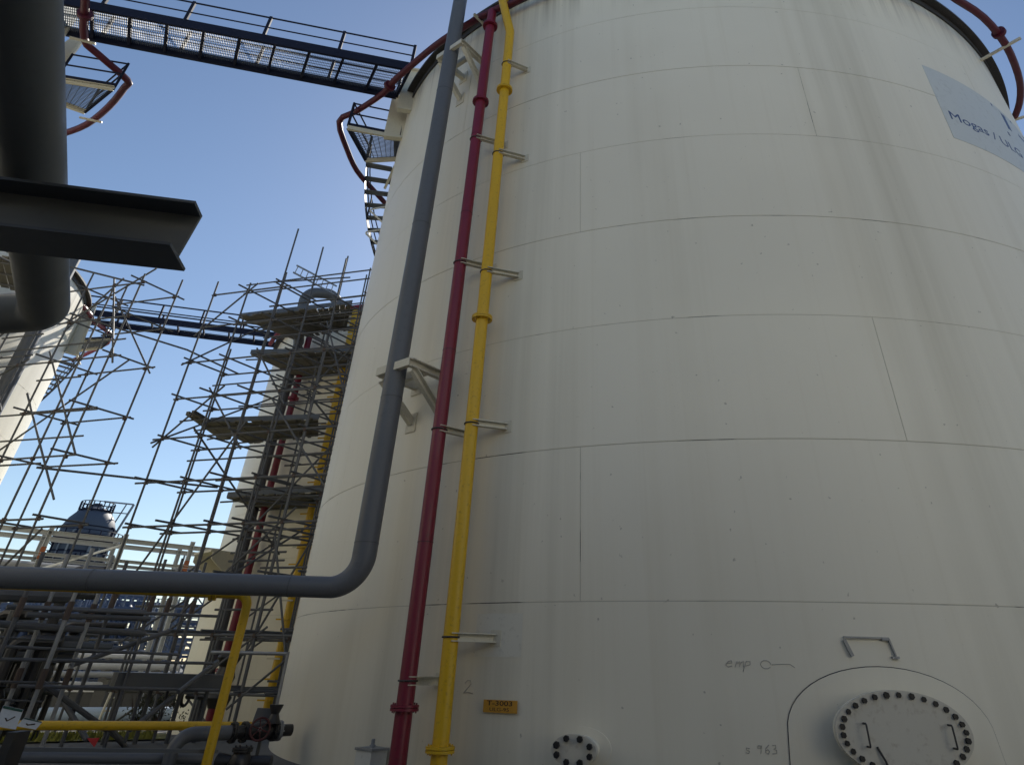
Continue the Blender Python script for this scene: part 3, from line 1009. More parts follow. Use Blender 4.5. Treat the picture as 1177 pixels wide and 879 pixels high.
# ------------------------------------------------------------------ scaffolds
E1, E2 = V((0.5, 0.866, 0)), V((0.966, -0.259, 0))      # receding / to the right
def scaffold(name, label, org, c_sp, r_sp, lifts, tops, foot, r=0.042, rails=(), braces=(), over=0.25, skip=()):
    root = thing(name, label, 'scaffold', tuple(org), 'tube scaffolds')
    cols, rows = c_sp, r_sp
    P = lambda i, j, z: org + E2 * cols[i] + E1 * rows[j] + V((0, 0, z))
    knots = []
    for i in range(len(cols)):
        for j in range(len(rows)):
            if (i, j) in skip: continue
            jx = V((random.uniform(-.05, .05), random.uniform(-.05, .05), 0))
            top = tops(i, j) + random.uniform(-.3, .3)
            rod('standard', P(i, j, foot), P(i, j, top) + jx, r, 'tube', root)
    for z in lifts:
        for j in range(len(rows)):
            z1 = z + random.uniform(-.06, .06)
            ii = [i for i in range(len(cols)) if (i, j) not in skip and tops(i, j) > z]
            if len(ii) > 1:
                a, c = P(ii[0], j, z1), P(ii[-1], j, z1 + random.uniform(-.05, .05))
                d = (c - a).normalized()
                rod('ledger', a - d * random.uniform(.15, over + .3), c + d * random.uniform(.15, over + .3), r * .95, 'tube', root)
                knots += [P(i, j, z1) for i in ii]
        for i in range(len(cols)):
            jj = [j for j in range(len(rows)) if (i, j) not in skip and tops(i, j) > z]
            if len(jj) > 1:
                a, c = P(i, jj[0], z + .1), P(i, jj[-1], z + .1)
                d = (c - a).normalized()
                rod('transom', a - d * random.uniform(.2, over + .5), c + d * random.uniform(.2, over + .3), r * .95, 'tube', root)
    for z, j in rails:
        a, c = P(0, j, z), P(len(cols) - 1, j, z)
        rod('guard_rail', a - E2 * .4, c + E2 * .4, r * .9, 'tube', root)
    for (i0, j0, z0, i1, j1, z1) in braces:
        a, c = P(i0, j0, z0), P(i1, j1, z1)
        d = (c - a).normalized()
        rod('brace', a - d * .5, c + d * .6, r * .95, 'tube', root)
    b = B()
    for k in knots:
        b.box(k, E1 * .05, E2 * .055, V((0, 0, .065)))
    tag(part('couplers', b, M['coupler'], root, smooth=False), kind='stuff')
    return root, P
ra = V((0, 0, 0))
oA = atd(180, 522, 33.0); oA.z = 0
lifts = [0.6, 2.3, 4.1, 5.9, 7.6, 9.4, 11.2, 12.9, 14.7, 16.4]
def topsD(i, j):
    if j == 0: return (17.4, 17.0, 19.6, 13.0, 13.0, 13.0)[i]
    return (14.0, 18.6, 19.4, 18.6, 18.4, 19.3)[i] + (0.6 if j == 2 else 0)
sD, PD = scaffold('tube_scaffold', 'tall tube scaffold with four plank decks in front of the far tank', oA,
    [0, 1.9, 3.75, 5.3, 7.0, 8.6], [0, 1.75, 3.4, 5.0], lifts, topsD, ground_z(-16, 29) - .1, 0.043,
    rails=[(8.9, 1), (8.4, 2), (11.9, 1), (12.4, 1), (11.9, 2), (15.6, 1), (16.1, 2), (17.4, 1), (17.9, 1), (17.4, 2), (17.9, 3)],
    braces=[(0, 0, 14.6, 1, 0, 16.4), (0, 0, 9.4, 1, 0, 11.2), (1, 0, 5.9, 2, 0, 9.4), (0, 0, 2.3, 1, 0, 5.9), (1, 0, 11.2, 2, 0, 9.2), (2, 0, 12.9, 3, 0, 11.0),
            (2, 1, 5.9, 4, 1, 9.4), (3, 1, 2.3, 4, 1, 5.9), (2, 2, 12.9, 4, 2, 16.4), (0, 0, 13, 0, 2, 16.4), (0, 0, 9.4, 0, 3, 12.9), (1, 0, 9.4, 1, 3, 5.9), (1, 0, 2.3, 1, 3, 5.9),
            (3, 0, 4.1, 3, 3, 7.6), (4, 1, 11.2, 3, 1, 14.7), (2, 0, 3, 4, 0, 6), (3, 0, 10.5, 5, 0, 7), (4, 0, 5, 5, 0, 1.2)],
    skip=((0, 3), (0, 2)))
# long tubes tying the two scaffolds together
for x0, y0, d0, x1, y1, d1 in ((42, 537, 31, 250, 560, 33), (78, 306, 31, 166, 328, 31), (80, 360, 32, 215, 402, 33), (215, 402, 33, 275, 430, 34)):
    rod('tie_tube', atd(x0, y0, d0), atd(x1, y1, d1), 0.042, 'tube', sD)
# plank decks
def deck(z, quad, n, root, toe=True, thick=0.06):
    NL, NR, FR, FL = [atz(x, y, z) for x, y in quad]
    for i in range(n):
        g0, g1 = (i + .04) / n, (i + .96) / n
        a0, a1 = NL.lerp(NR, g0), NL.lerp(NR, g1)
        c0, c1 = FL.lerp(FR, g0), FL.lerp(FR, g1)
        e = (c0 - a0).normalized()
        k0, k1 = random.uniform(-.25, .12), random.uniform(-.12, .3)
        dz = V((0, 0, random.uniform(-.015, .02)))
        b = B()
        b.prism([a0 + e * k0 + dz, a1 + e * k0 + dz, c1 + e * k1 + dz, c0 + e * k1 + dz], V((0, 0, thick)))
        part('plank', b, M['plank'], root, smooth=False)
    if toe:
        b = B(); b.bar(NL + V((0, 0, .18)), NR + V((0, 0, .18)), 0.03, 0.24)
        part('toe_board', b, M['toe'], root, smooth=False)
        b = B(); b.bar(NL + V((0, 0, .18)), FL + V((0, 0, .18)), 0.03, 0.2)
        part('toe_board', b, M['plank'], root, smooth=False)
    for f in (0.12, 0.5, 0.88):
        p, q = NL.lerp(FL, f) - V((0, 0, .06)), NR.lerp(FR, f) - V((0, 0, .06))
        d = (q - p).normalized()
        rod('bearer', p - d * .6, q + d * .4, 0.043, 'tube', root)
deck(16.5, [(275, 366), (404, 351), (398, 378), (334, 389)], 20, sD)
deck(14.8, [(287, 408), (410, 405), (407, 428), (352, 438)], 18, sD)
deck(10.9, [(240, 487), (366, 483), (366, 500), (282, 510)], 20, sD)
deck(10.95, [(214, 478), (226, 477), (268, 502), (252, 505)], 3, sD, False, 0.16)
deck(7.9, [(260, 573), (377, 566), (372, 582), (304, 586)], 18, sD)
lad = thing('ladder', 'short aluminium ladder leaning against the sky on top of the scaffold', 'ladder', tuple(atd(360, 325, 34)))
la0, la1 = atd(337, 313, 33.5), atd(384, 338, 35)
lb0, lb1 = atd(341, 305, 33.5), atd(387, 329, 35)
for p, q in ((la0, la1), (lb0, lb1)):
    b = B(); b.bar(p, q, 0.05, 0.08)
    part('stile', b, M['galv'], lad)
for i in range(8):
    rod('rung', la0.lerp(la1, (i + .3) / 8), lb0.lerp(lb1, (i + .3) / 8), 0.025, 'galv', lad)
# bare scaffold at the sunlit tank
oC = atd(126, 411, 31.0); oC.z = 0
cC = [-8.4, -6.4, -4.8, -3.1, -1.55, 0]
sC, PC = scaffold('tube_scaffold', 'bare tube scaffold without decks in front of the sunlit tank', oC, cC, [0, 1.5],
    [1.0, 3.2, 5.6, 7.8, 9.6, 11.8, 13.6, 15.2], lambda i, j: (16, 16, 16.2, 16, 15.6, 15.7)[i] + j * .3, ground_z(-20, 26) - .1, 0.040,
    rails=[(8.5, 0), (12.5, 0)],
    braces=[(5, 0, 6.6, 3, 0, 10), (3, 0, 11.9, 5, 0, 8.3), (4, 0, 4.8, 2, 0, 8.3), (2, 0, 6.6, 0, 0, 10), (0, 0, 11.9, 2, 0, 15.2), (5, 1, 11.9, 3, 1, 15.2), (1, 0, 2.9, 3, 0, 6.6), (3, 0, 1, 5, 0, 4.8), (0, 0, 1, 2, 0, 4.8), (4, 0, 15.2, 5, 0, 12.0), (1, 1, 8.3, 4, 1, 11.9)],
    over=0.25, skip=((0, 1), (1, 1), (2, 1), (4, 1)))
for x0, y0, x1, y1 in ((0, 276, 30, 292), (0, 286, 34, 300), (0, 296, 36, 312)):
    rod('ledger', atd(x0 - 8, y0 - 4, 29), atd(x1, y1, 30), 0.042, 'tube', sC)
deck(15.0, [(-40, 290), (26, 300), (40, 335), (-40, 322)], 8, sC, False)

for k in range(16):
    i_ = random.randint(0, 3)
    z = random.uniform(3, 14)
    a, c = PC(i_, 0, z), PC(i_ + random.choice((1, 1, 2)), 0, z + random.choice((0, 0, 1.9, -1.9)))
    d = (c - a).normalized()
    rod('ledger', a - d * .35 + E1 * .08, c + d * .35 + E1 * .08, .038, 'tube', sC)
for k in range(22):
    i_, j_ = random.randint(1, 4), random.randint(0, 2)
    z = random.uniform(6, 17)
    a, c = PD(i_, j_, z), PD(i_ + random.choice((0, 1)), j_ + 1, z + random.choice((0, 0, .9, -.9)))
    d = (c - a).normalized()
    rod('transom', a - d * .4, c + d * .4, .04, 'tube', sD)
# ------------------------------------------------------------------ pipes on the far tanks
def shell_at(T, x, y, o):
    th, z, X = T.hit(x, y, o)
    return X
def far_riser(name, label, T, px, o, r, m, z1, flz=()):
    X = shell_at(T, *px, o)
    t_ = thing(name, label, 'pipe', (X.x, X.y, T.z0))
    b = B(); b.tube((X.x, X.y, T.z0), (X.x, X.y, z1), r, 14)
    part('pipe', b, M[m], t_)
    for z in flz: flange(t_, (X.x, X.y, z), (0, 0, 1), r, r + .12, m, 0.06)
    return t_, X
g2, X = far_riser('product_pipe', 'grey vertical pipe with a hooked top on the scaffolded far tank', TD, (298, 560), 0.7, 0.26, 'grey_pipe', 17.0)
hk = roundpath([(X.x, X.y, 16.9), tuple(atd(344, 372, 35.5)), tuple(atd(352, 336, 35.5)), tuple(atd(387, 338, 35.8)), tuple(atd(389, 362, 36))], [0.5, 0.7, 0.7], 8)
b = B(); b.path(hk, 0.30, 14)
part('hooked_end', b, M['grey_pipe'], g2)
X2 = shell_at(TD, 268, 640, 0.0)
b = B()
for s_ in (-1.3, 1.1):
    thx = TD.th_of(X2.x, X2.y) + s_ * 4
    b.prism([TD.p(thx, 5.9, 0), TD.p(thx, 5.9, 1.5), TD.p(thx, 5.6, 1.5), TD.p(thx, 4.6, 0)], TD.t(thx) * 0.08)
b.box(TD.p(TD.th_of(X2.x, X2.y), 5.95, 0.75), TD.t(TD.th_of(X2.x, X2.y)) * 1.0, TD.n(TD.th_of(X2.x, X2.y)) * 0.8, V((0, 0, 0.05)))
part('pipe_bracket', b, M['cream_steel'], tankD)
far_riser('fire_water_riser', 'dark red vertical pipe on the scaffolded far tank', TD, (300, 600), 0.5, 0.17, 'red_pipe', 18.6, (13.5, 1.2))
X = shell_at(TD, 300, 600, .5)
rd = thing('ring_main', 'dark red ring pipe at the rim of the scaffolded far tank', 'pipe', (TD.c.x, TD.c.y, 0))
thx = TD.th_of(X.x, X.y)
b = B(); b.path([TD.p(thx - 30 + 5 * i, 18.6, 0.5) for i in range(26)], 0.14, 10)
part('pipe', b, M['red_pipe'], rd)
yf, X = far_riser('foam_riser', 'yellow vertical pipe beside the huge tank edge on the scaffolded far tank', TD, (356, 600), 0.5, 0.22, 'yellow_pipe', 18.3, (6.0, 13.0))
for i in range(26):
    z = SL + 1.0 + i * .72
    b = B(); b.bar((X.x - .5, X.y - .1, z), (X.x + .1, X.y - .25, z), 0.05, 0.06)
    part('rung', b, M['yellow_pipe'] if i % 3 else M['cream_steel'], yf)
gC = thing('product_pipe', 'grey vertical pipe on the sunlit tank at the left edge', 'pipe', (TC.c.x, TC.c.y, SL))
X = shell_at(TC, 14, 430, 0.8)
b = B(); b.tube((X.x, X.y, SL), (X.x, X.y, 20), 0.33, 14)
part('pipe', b, M['grey_pipe'], gC)
# landing and stair at the sunlit tank, seen under the distant walkway
LC = 17.0
lc = stair_landing('stair landing under the distant walkway at the sunlit tank', [atz(127, 389, LC), atz(82, 392, LC), atz(88, 402, LC), atz(118, 398, LC)], LC, TC, None, -1)
p = atz(86, 402, LC)
spiral(lc, TC, TC.th_of(p.x, p.y) + 1.5, LC, 1.4, 20, 1.0)
rc = thing('ring_main', 'dark red ring pipe at the rim of the sunlit tank', 'pipe', (TC.c.x, TC.c.y, 0))
b = B(); b.path([atz(x, y, 18.4) for x, y in ((60, 318), (78, 330), (92, 348), (104, 362), (106, 368), (128, 384), (124, 394), (105, 404), (84, 414))], 0.13, 8)
part('pipe', b, M['red_pipe'], rc)
wb3 = thing('walkway_bracket', 'far cream bracket plates under the distant walkway', 'bracket', tuple(atd(92, 395, 44)), 'cream walkway brackets')
for quad, dist in (([(75, 405), (87, 408), (103, 368), (92, 366)], 44.5), ([(84, 372), (100, 376), (108, 352), (92, 346)], 45)):
    q = [atd(x, y, dist) for x, y in quad]
    b = plate_box(wb3, quad, dist, 0.1)
    b.bar(q[0], q[3], 0.05, 0.3, (1, 0, 0)); b.bar(q[1], q[2], 0.05, 0.3, (1, 0, 0))
    part('upright', b, M['cream_steel'], wb3)

# ------------------------------------------------------------------ steel pipe rack in the distance
pr = thing('steel_pipe_rack', 'pale grey steel pipe rack crossing the yard behind the scaffolds', 'pipe rack', tuple(atd(120, 640, 56)))
q0, q1 = atd(-30, 607, 55), atd(262, 630, 57)
q0.z = q1.z = 0
rdv = (q1 - q0).normalized(); rsd = V((-rdv.y, rdv.x, 0))
q0 = q0 - rdv * 14
Lr = 66.0
for off in (0, 3.2):
    for z, h in ((8.05, .26), (6.85, .18), (5.75, .26)):
        b = B(); b.ibeam(q0 + rsd * off + V((0, 0, z)), q0 + rsd * off + rdv * Lr + V((0, 0, z)), .3, h, .03)
        part('chord', b, M['rack_steel'], pr)
    for i in range(16):
        a = q0 + rsd * off + rdv * (1.0 + i * 4.2)
        b = B(); b.ibeam(a + V((0, 0, 5.75 if i % 3 else ground_z(a.x, a.y))), a + V((0, 0, 8.45)), .26, .26, .03, rdv)
        part('post', b, M['rack_steel'], pr)
        if off == 0 and i % 2 == 0:
            rod('brace', a + V((0, 0, 5.9)), a + rdv * 4.2 + V((0, 0, 7.8)), .07, 'white_steel', pr)
            b = B(); b.box(a + V((0, 0, 6.9)), rdv * .14, rsd * .14, V((0, 0, .34)))
            part('rusty_joint', b, M['orange'], pr)
for i in range(16):
    a = q0 + rdv * (1.0 + i * 4.2)
    for z in (5.95, 7.0):
        b = B(); b.bar(a + V((0, 0, z)), a + rsd * 3.2 + V((0, 0, z)), .16, .18)
        part('cross_beam', b, M['rack_steel'], pr)
for k, (off, r_) in enumerate(((.6, .16), (1.2, .22), (1.9, .14), (2.5, .2))):
    pp = thing('rack_pipe', ('thin pale pipe nearest the front of the distant rack', 'thick pale pipe second on the distant rack', 'thinnest pale pipe third on the distant rack', 'pale pipe at the back of the distant rack')[k], 'pipe', tuple(q0), 'pipes lying on the distant rack')
    b = B(); b.tube(q0 + rsd * off + V((0, 0, 6.08 + r_)), q0 + rsd * off + rdv * Lr + V((0, 0, 6.08 + r_)), r_, 10)
    part('pipe', b, M['pale_pipe'] if k % 2 else M['galv'], pp)

# ------------------------------------------------------------------ distillation column and process units far off
dc = atd(89, 640, 130); dc.z = SL
dcol = thing('distillation_column', 'dark domed process column with platforms rising behind the pipe rack', 'process column', tuple(dc))
b = B()
prof = [(2.8, 0), (2.8, 13), (3.7, 14), (3.7, 18.0), (3.55, 19.6), (3.1, 20.7), (2.4, 21.6), (1.4, 22.3), (0.6, 22.5), (0.6, 23.0), (0.01, 23.0)]
kk = 28
for r_, z in prof:
    b.v += [(dc.x + r_ * cos(2 * pi * i / kk), dc.y + r_ * sin(2 * pi * i / kk), SL + z) for i in range(kk)]
for j in range(len(prof) - 1):
    for i in range(kk):
        b.f.append((j * kk + i, j * kk + (i + 1) % kk, (j + 1) * kk + (i + 1) % kk, (j + 1) * kk + i))
part('shell', b, M['far_dark'], dcol)
for z, r_ in ((17.6, 4.9), (14.6, 4.9), (11.0, 4.4), (21.9, 2.3), (7.5, 4.0)):
    b = B()
    b.tube((dc.x, dc.y, SL + z - .1), (dc.x, dc.y, SL + z + .1), r_, 24)
    for i in range(20):
        a = 2 * pi * i / 20
        p = V((dc.x + r_ * cos(a), dc.y + r_ * sin(a), SL + z))
        b.bar(p, p + V((0, 0, 1.2)), .12, .12, (1, 0, 0))
    for hh in (.6, 1.2):
        b.path([(dc.x + r_ * cos(2 * pi * i / 24), dc.y + r_ * sin(2 * pi * i / 24), SL + z + hh) for i in range(25)], .06, 5)
    for i in range(10):
        a = 2 * pi * i / 10
        b.bar((dc.x + 2.4 * cos(a), dc.y + 2.4 * sin(a), SL + z - 1.6), (dc.x + r_ * cos(a), dc.y + r_ * sin(a), SL + z - .1), .12, .14)
    part('platform', b, M['navy_steel'], dcol)
for z in (12.0, 15.0, 16.0, 18.2, 19.4):
    b = B(); b.tube((dc.x, dc.y, SL + z), (dc.x, dc.y, SL + z + .16), 3.78 if z > 13.5 and z < 18.5 else 3.62 if z > 18.5 else 2.9, 28)
    part('band', b, M['navy_steel'], dcol)
for k in range(9):
    a = 3.4 + k * .36
    b = B()
    zt_ = random.uniform(14, 19.5)
    b.path([(dc.x + 3.95 * cos(a), dc.y + 3.95 * sin(a), SL + 2), (dc.x + 3.95 * cos(a), dc.y + 3.95 * sin(a), SL + zt_), (dc.x + 3.5 * cos(a), dc.y + 3.5 * sin(a), SL + zt_ + .3)], random.uniform(.08, .2), 6)
    part('side_pipe', b, M[('far_grey', 'galv', 'navy_steel')[k % 3]], dcol)
b = B()
p0 = dc + V((2.9, 1.6, 17.4))
b.bar(p0, p0 + V((1.4, .4, 6.0)), .25, .25, (0, 1, 0)); b.bar(p0 + V((1.4, .4, 6.0)), p0 + V((-2.6, -1, 6.1)), .2, .2); b.bar(p0 + V((-.8, -.6, 0)), p0 + V((.6, -.2, 5.9)), .14, .14, (0, 1, 0))
b.bar(p0 + V((-1.5, -.7, 4.6)), p0 + V((1.0, .2, 4.6)), .14, .14)
part('davit', b, M['far_grey'], dcol)
for k in range(3):
    b = B(); a = 3.6 + k * .9
    b.tube((dc.x + 3.1 * cos(a), dc.y + 3.1 * sin(a), SL), (dc.x + 3.1 * cos(a), dc.y + 3.1 * sin(a), SL + 16 - k * 3), .28, 8)
    part('side_pipe', b, M['pale_pipe'], dcol)
UN = [(30, 88, 7, 11, 'low blue process frame at the far left behind the sunlit tank'), (75, 96, 9, 12, 'blue process frame with vessels below the domed column'),
      (118, 92, 7.5, 12, 'blue process frame crowded with pipes behind the bund wall'), (165, 100, 8.5, 13, 'blue process frame under the open strip of sky'),
      (226, 84, 11, 9, 'tall blue lattice frame just left of the scaffolded tank'), (-30, 90, 9, 14, 'blue process frame behind the sunlit tank')]
for k, (px, dist, hh, ww, lab) in enumerate(UN):
    c = atd(px, 760, dist); c.z = SL
    un = thing('process_unit', lab, 'process plant', tuple(c), 'process frames on the horizon')
    d1 = V((cos(radians(28)), sin(radians(28)), 0)); d2 = V((-d1.y, d1.x, 0))
    nx, ny, nz = int(ww / 2), 3, int(hh / 1.7)
    b = B()
    for i in range(nx + 1):
        for j in range(ny):
            p = c + d1 * (i * 2 - ww / 2) + d2 * j * 3
            b.bar(p, p + V((0, 0, hh + random.uniform(-.8, 1.2))), .22, .22, (1, 0, 0))
    for z in range(1, nz + 1):
        zz = V((0, 0, z * hh / nz))
        for j in range(ny):
            b.bar(c + d1 * (-ww / 2) + d2 * j * 3 + zz, c + d1 * (ww / 2) + d2 * j * 3 + zz, .2, .26)
        for i in range(nx + 1):
            b.bar(c + d1 * (i * 2 - ww / 2) + zz, c + d1 * (i * 2 - ww / 2) + d2 * 6 + zz, .2, .22)
            if random.random() < .5:
                b.bar(c + d1 * (i * 2 - ww / 2) + zz, c + d1 * (i * 2 - ww / 2 + 2) + zz - V((0, 0, hh / nz)), .12, .12)
        b.bar(c + d1 * (-ww / 2) - d2 * .3 + zz + V((0, 0, 1.0)), c + d1 * (ww / 2) - d2 * .3 + zz + V((0, 0, 1.0)), .07, .07)
    tag(part('steelwork', b, M['far_blue'], un, smooth=False), kind='stuff')
    for q in range(8):
        p = c + d1 * random.uniform(-ww / 2, ww / 2) + d2 * random.uniform(0, 5)
        z = random.randint(0, nz - 1) * hh / nz
        b = B()
        if random.random() < .5:
            l = random.uniform(1.2, 2.5)
            b.path([p + V((0, 0, z + .9)) - d1 * l, p + V((0, 0, z + .9)) - d1 * (l - .3), p + V((0, 0, z + .9)) + d1 * (l - .3), p + V((0, 0, z + .9)) + d1 * l], [.35, .65, .65, .35], 12)
        else:
            b.path([p + V((0, 0, z)), p + V((0, 0, z + 2.6)), p + V((0, 0, z + 3.1))], [.6, .6, .2], 12)
        part('vessel', b, M[('far_grey', 'pale_pipe', 'far_blue')[q % 3]], un)
    b = B()
    for q in range(44):
        p = c + d1 * random.uniform(-ww / 2, ww / 2) + d2 * random.uniform(-.6, 5)
        z = random.uniform(.4, hh)
        if q % 3: b.path([p - d1 * random.uniform(2, 5) + V((0, 0, z)), p + V((0, 0, z)), p + V((0, 0, z + random.uniform(-2, 2)))], random.uniform(.07, .16), 6)
        else: b.tube(p, p + V((0, 0, z + 1.5)), random.uniform(.08, .2), 6)
    tag(part('pipework', b, M['far_grey'], un), kind='stuff')

# ------------------------------------------------------------------ bund wall, ground pipes, grass, shrub
w0, w1 = atd(-60, 800, 60), atd(232, 812, 57)
w0.z = w1.z = 0
bw = thing('bund_wall', 'stained grey concrete bund wall across the yard behind the ground pipes', 'wall', (w0.x, w0.y, SL))
wd_ = (w1 - w0).normalized(); wn_ = V((wd_.y, -wd_.x, 0))
n = 12
Lw = (w1 - w0).length
for i in range(n):
    a, c = w0 + wd_ * (Lw * i / n + .015), w0 + wd_ * (Lw * (i + 1) / n - .015)
    b = B(); b.bar(a + V((0, 0, SL + .62)), c + V((0, 0, SL + .62)), .3, 1.34)
    part('panel', b, M['concrete'], bw)
    b = B(); b.bar(a + V((0, 0, SL + 1.35)), c + V((0, 0, SL + 1.35)), .4, .12)
    part('coping', b, M['white_steel'], bw)
gl = [(752, 56, .13, 'pale_pipe', 'pale pipe highest of the ground pipes'), (764, 54, .19, 'pale_pipe', 'thick pale pipe second from the top among the ground pipes'), (774, 52, .15, 'galv', 'grey pipe third from the top among the ground pipes'),
      (786, 54, .15, 'pale_pipe', 'pale pipe just above the bund wall coping'), (822, 50, .34, 'pale_blue', 'pale blue pipe lying at the foot of the bund wall')]
for y, dist, r_, m, lab in gl:
    a, c = atd(40 if y < 780 else 20, y, dist), atd(206 if y < 800 else 228, y + 3, dist)
    c.z = a.z
    g = thing('ground_pipe', lab, 'pipe', tuple(a), 'ground pipes behind the scaffolds')
    b = B(); b.path(roundpath([a - (c - a).normalized() * 6 + V((0, 0, 3.0 if y < 760 else 0)), a, c], .8, 6) if y < 760 else [a, c], r_, 14)
    part('pipe', b, M[m], g)
    for f in (.15, .5, .85):
        p = a.lerp(c, f)
        b = B(); b.bar(V((p.x, p.y, ground_z(p.x, p.y) - .1)), p - V((0, 0, r_ * .8)), .3, .3, (1, 0, 0))
        part('support', b, M['concrete'], g)
b = B()
gq = []
nu, nv = 14, 10
for j in range(nv + 1):
    for i in range(nu + 1):
        az, d = radians(-50 + 25 * i / nu), 21 + 24 * j / nv
        x, y = d * sin(az), d * cos(az)
        b.v.append((x, y, ground_z(x, y) + .03))
for j in range(nv):
    for i in range(nu):
        A = j * (nu + 1) + i
        b.f.append((A, A + 1, A + nu + 2, A + nu + 1))
tag(part('grass_verge', b, M['grass'], None), 'yellow-green grass strip beyond the yard', kind='structure')
b = B()
for k in range(5000):
    az, d = radians(random.uniform(-49, -26)), random.uniform(21.3, 44)
    x, y = d * sin(az), d * cos(az)
    h = random.uniform(.06, .22)
    a = random.uniform(0, pi)
    u = V((cos(a), sin(a), 0)) * random.uniform(.02, .06)
    p = V((x, y, ground_z(x, y) + .02))
    t_ = p + V((random.uniform(-.06, .06), random.uniform(-.06, .06), h))
    b.add([p - u, p + u, t_], [(0, 1, 2)])
tag(part('grass', b, M['blade'], None, smooth=False), 'short yellow-green grass beyond the yard', kind='stuff')
def shrub(x, y, dist, w, h, lab, n=700):
    c = atd(x, y, dist); c.z = ground_z(c.x, c.y)
    r_ = thing('shrub', lab, 'shrub', tuple(c), 'shrubs by the far tank')
    b = B()
    for k in range(7):
        a = random.uniform(0, 2 * pi)
        b.path([c, c + V((cos(a) * w * .2, sin(a) * w * .2, h * .45)), c + V((cos(a) * w * .4, sin(a) * w * .4, h * random.uniform(.6, .95)))], [.03, .02, .006], 5)
    part('stem', b, M['coupler'], r_)
    b = B()
    cl = [V((random.gauss(0, w * .28), random.gauss(0, w * .28), h * random.uniform(.3, .95))) for _ in range(16)]
    for k in range(n):
        p = c + random.choice(cl) + V((random.gauss(0, .11), random.gauss(0, .11), random.gauss(0, .09)))
        u = V((random.gauss(0, 1), random.gauss(0, 1), random.gauss(0, 1))).normalized() * .045
        v_ = V((random.gauss(0, 1), random.gauss(0, 1), random.gauss(0, 1))).normalized() * .03
        b.add([p - u, p + v_, p + u, p - v_], [(0, 1, 2, 3)])
    tag(part('leaves', b, M['leaf'], r_, smooth=False), kind='stuff')
shrub(163, 812, 32, 1.0, 1.25, 'dark leafy shrub left of the scaffolded tank foot')
shrub(185, 815, 33, 1.0, 1.35, 'dark leafy shrub against the scaffolded tank foot')
ld = thing('ladder', 'thin pale ladder standing against the bund wall', 'ladder', tuple(atd(120, 835, 40)))
for d_ in (0, 13):
    rod('stile', atd(109 + d_, 838, 40), atd(131 + d_, 788, 41), .05, 'cream_steel', ld)
for f in (.12, .42, .72):
    rod('rung', atd(109, 838, 40).lerp(atd(131, 788, 41), f), atd(122, 838, 40).lerp(atd(144, 788, 41), f), .035, 'cream_steel', ld)

# ------------------------------------------------------------------ low scaffold and rails at the lower left
oL = atd(70, 760, 19.0); oL.z = 0
sl_ = thing('low_scaffold', 'low tube scaffold with rusty joint sleeves at the lower left', 'scaffold', tuple(oL), 'tube scaffolds')
def seg(name, x0, y0, x1, y1, d0, d1, r, m, root):
    return rod(name, atd(x0, y0, d0), atd(x1, y1, d1), r, m, root)
for x0, y0, x1, y1, r in ((-10, 683, 78, 686, .12), (8, 697, 168, 703, .045), (30, 706, 172, 711, .05), (-10, 716, 166, 728, .06), (-10, 732, 70, 736, .025),
                          (-10, 742, 205, 752, .028), (-10, 757, 245, 762, .03), (0, 783, 75, 785, .02), (20, 788, 250, 793, .03), (0, 804, 48, 806, .018), (20, 698, 250, 708, .03)):
    seg('ledger', x0, y0, x1, y1, 18.5, 19.5, r, 'tube', sl_)
poles = [(5, 740, 18), (28, 760, 19), (60, 750, 18.5), (90, 745, 19), (112, 740, 19.5), (152, 760, 19.5), (176, 750, 20), (206, 750, 20.5)]
for k, (x, y, d) in enumerate(poles):
    p = atd(x, y, d)
    rod('standard', (p.x, p.y, -.05), (p.x, p.y, (3.3, 3.4, 3.5, 3.45, 3.4, 3.5, 3.6, 3.6)[k]), .042 if k < 5 else .036, 'galv' if k in (1, 2, 3) else 'tube', sl_)
    for z in ((2.35, 1.2) if k < 4 else (2.6,)):
        b = B(); b.tube((p.x, p.y, z - .18), (p.x, p.y, z + .15), .06, 10)
        part('joint_sleeve', b, M['coupler'], sl_)
for x0, y0, x1, y1 in ((45, 782, 140, 850), (80, 765, 195, 725), (100, 850, 60, 785), (150, 838, 200, 800), (125, 835, 152, 868), (205, 795, 250, 760)):
    seg('brace', x0, y0, x1, y1, 19, 20, .05, 'tube', sl_)
gwk = thing('ground_walkway', 'dark low walkway plate across the lower scaffold', 'walkway', tuple(atd(190, 782, 20)))
b = B(); b.bar(atd(131, 780, 20), atd(262, 783, 20.5), .7, .26)
part('deck', b, M['dark_steel'], gwk)
for x in (140, 175, 210, 240):
    p = atd(x, 788, 20.3)
    rod('leg', (p.x, p.y, -.05), p, .05, 'dark_steel', gwk)
mf = thing('pipe_manifold', 'dark cluster of upright pipes and valves behind the low scaffold at the left edge', 'pipe manifold', tuple(atd(30, 780, 23)))
for k in range(13):
    x = -30 + k * 8 + random.uniform(-3, 3)
    p = atd(x, 780, 22 + random.uniform(0, 2.5))
    h = random.uniform(1.6, 3.4)
    r_ = random.uniform(.05, .15)
    b = B()
    b.path(roundpath([(p.x, p.y, -.2), (p.x, p.y, h), (p.x + random.choice((-1, 1)) * random.uniform(.5, 1.4), p.y + random.uniform(-.2, .8), h)], .2, 5), r_, 10)
    part('pipe', b, M[('black', 'dark_steel', 'black', 'grey_pipe')[k % 4]], mf)
    z = random.uniform(.5, h - .4)
    b = B()
    b.path([(p.x, p.y, z - .22), (p.x, p.y, z - .2), (p.x, p.y, z - .15), (p.x, p.y, z), (p.x, p.y, z + .15), (p.x, p.y, z + .2), (p.x, p.y, z + .22)], [r_, r_ * 1.8, r_ * 1.3, r_ * 1.9, r_ * 1.3, r_ * 1.8, r_], 10)
    part('valve_body', b, M['black'], mf)
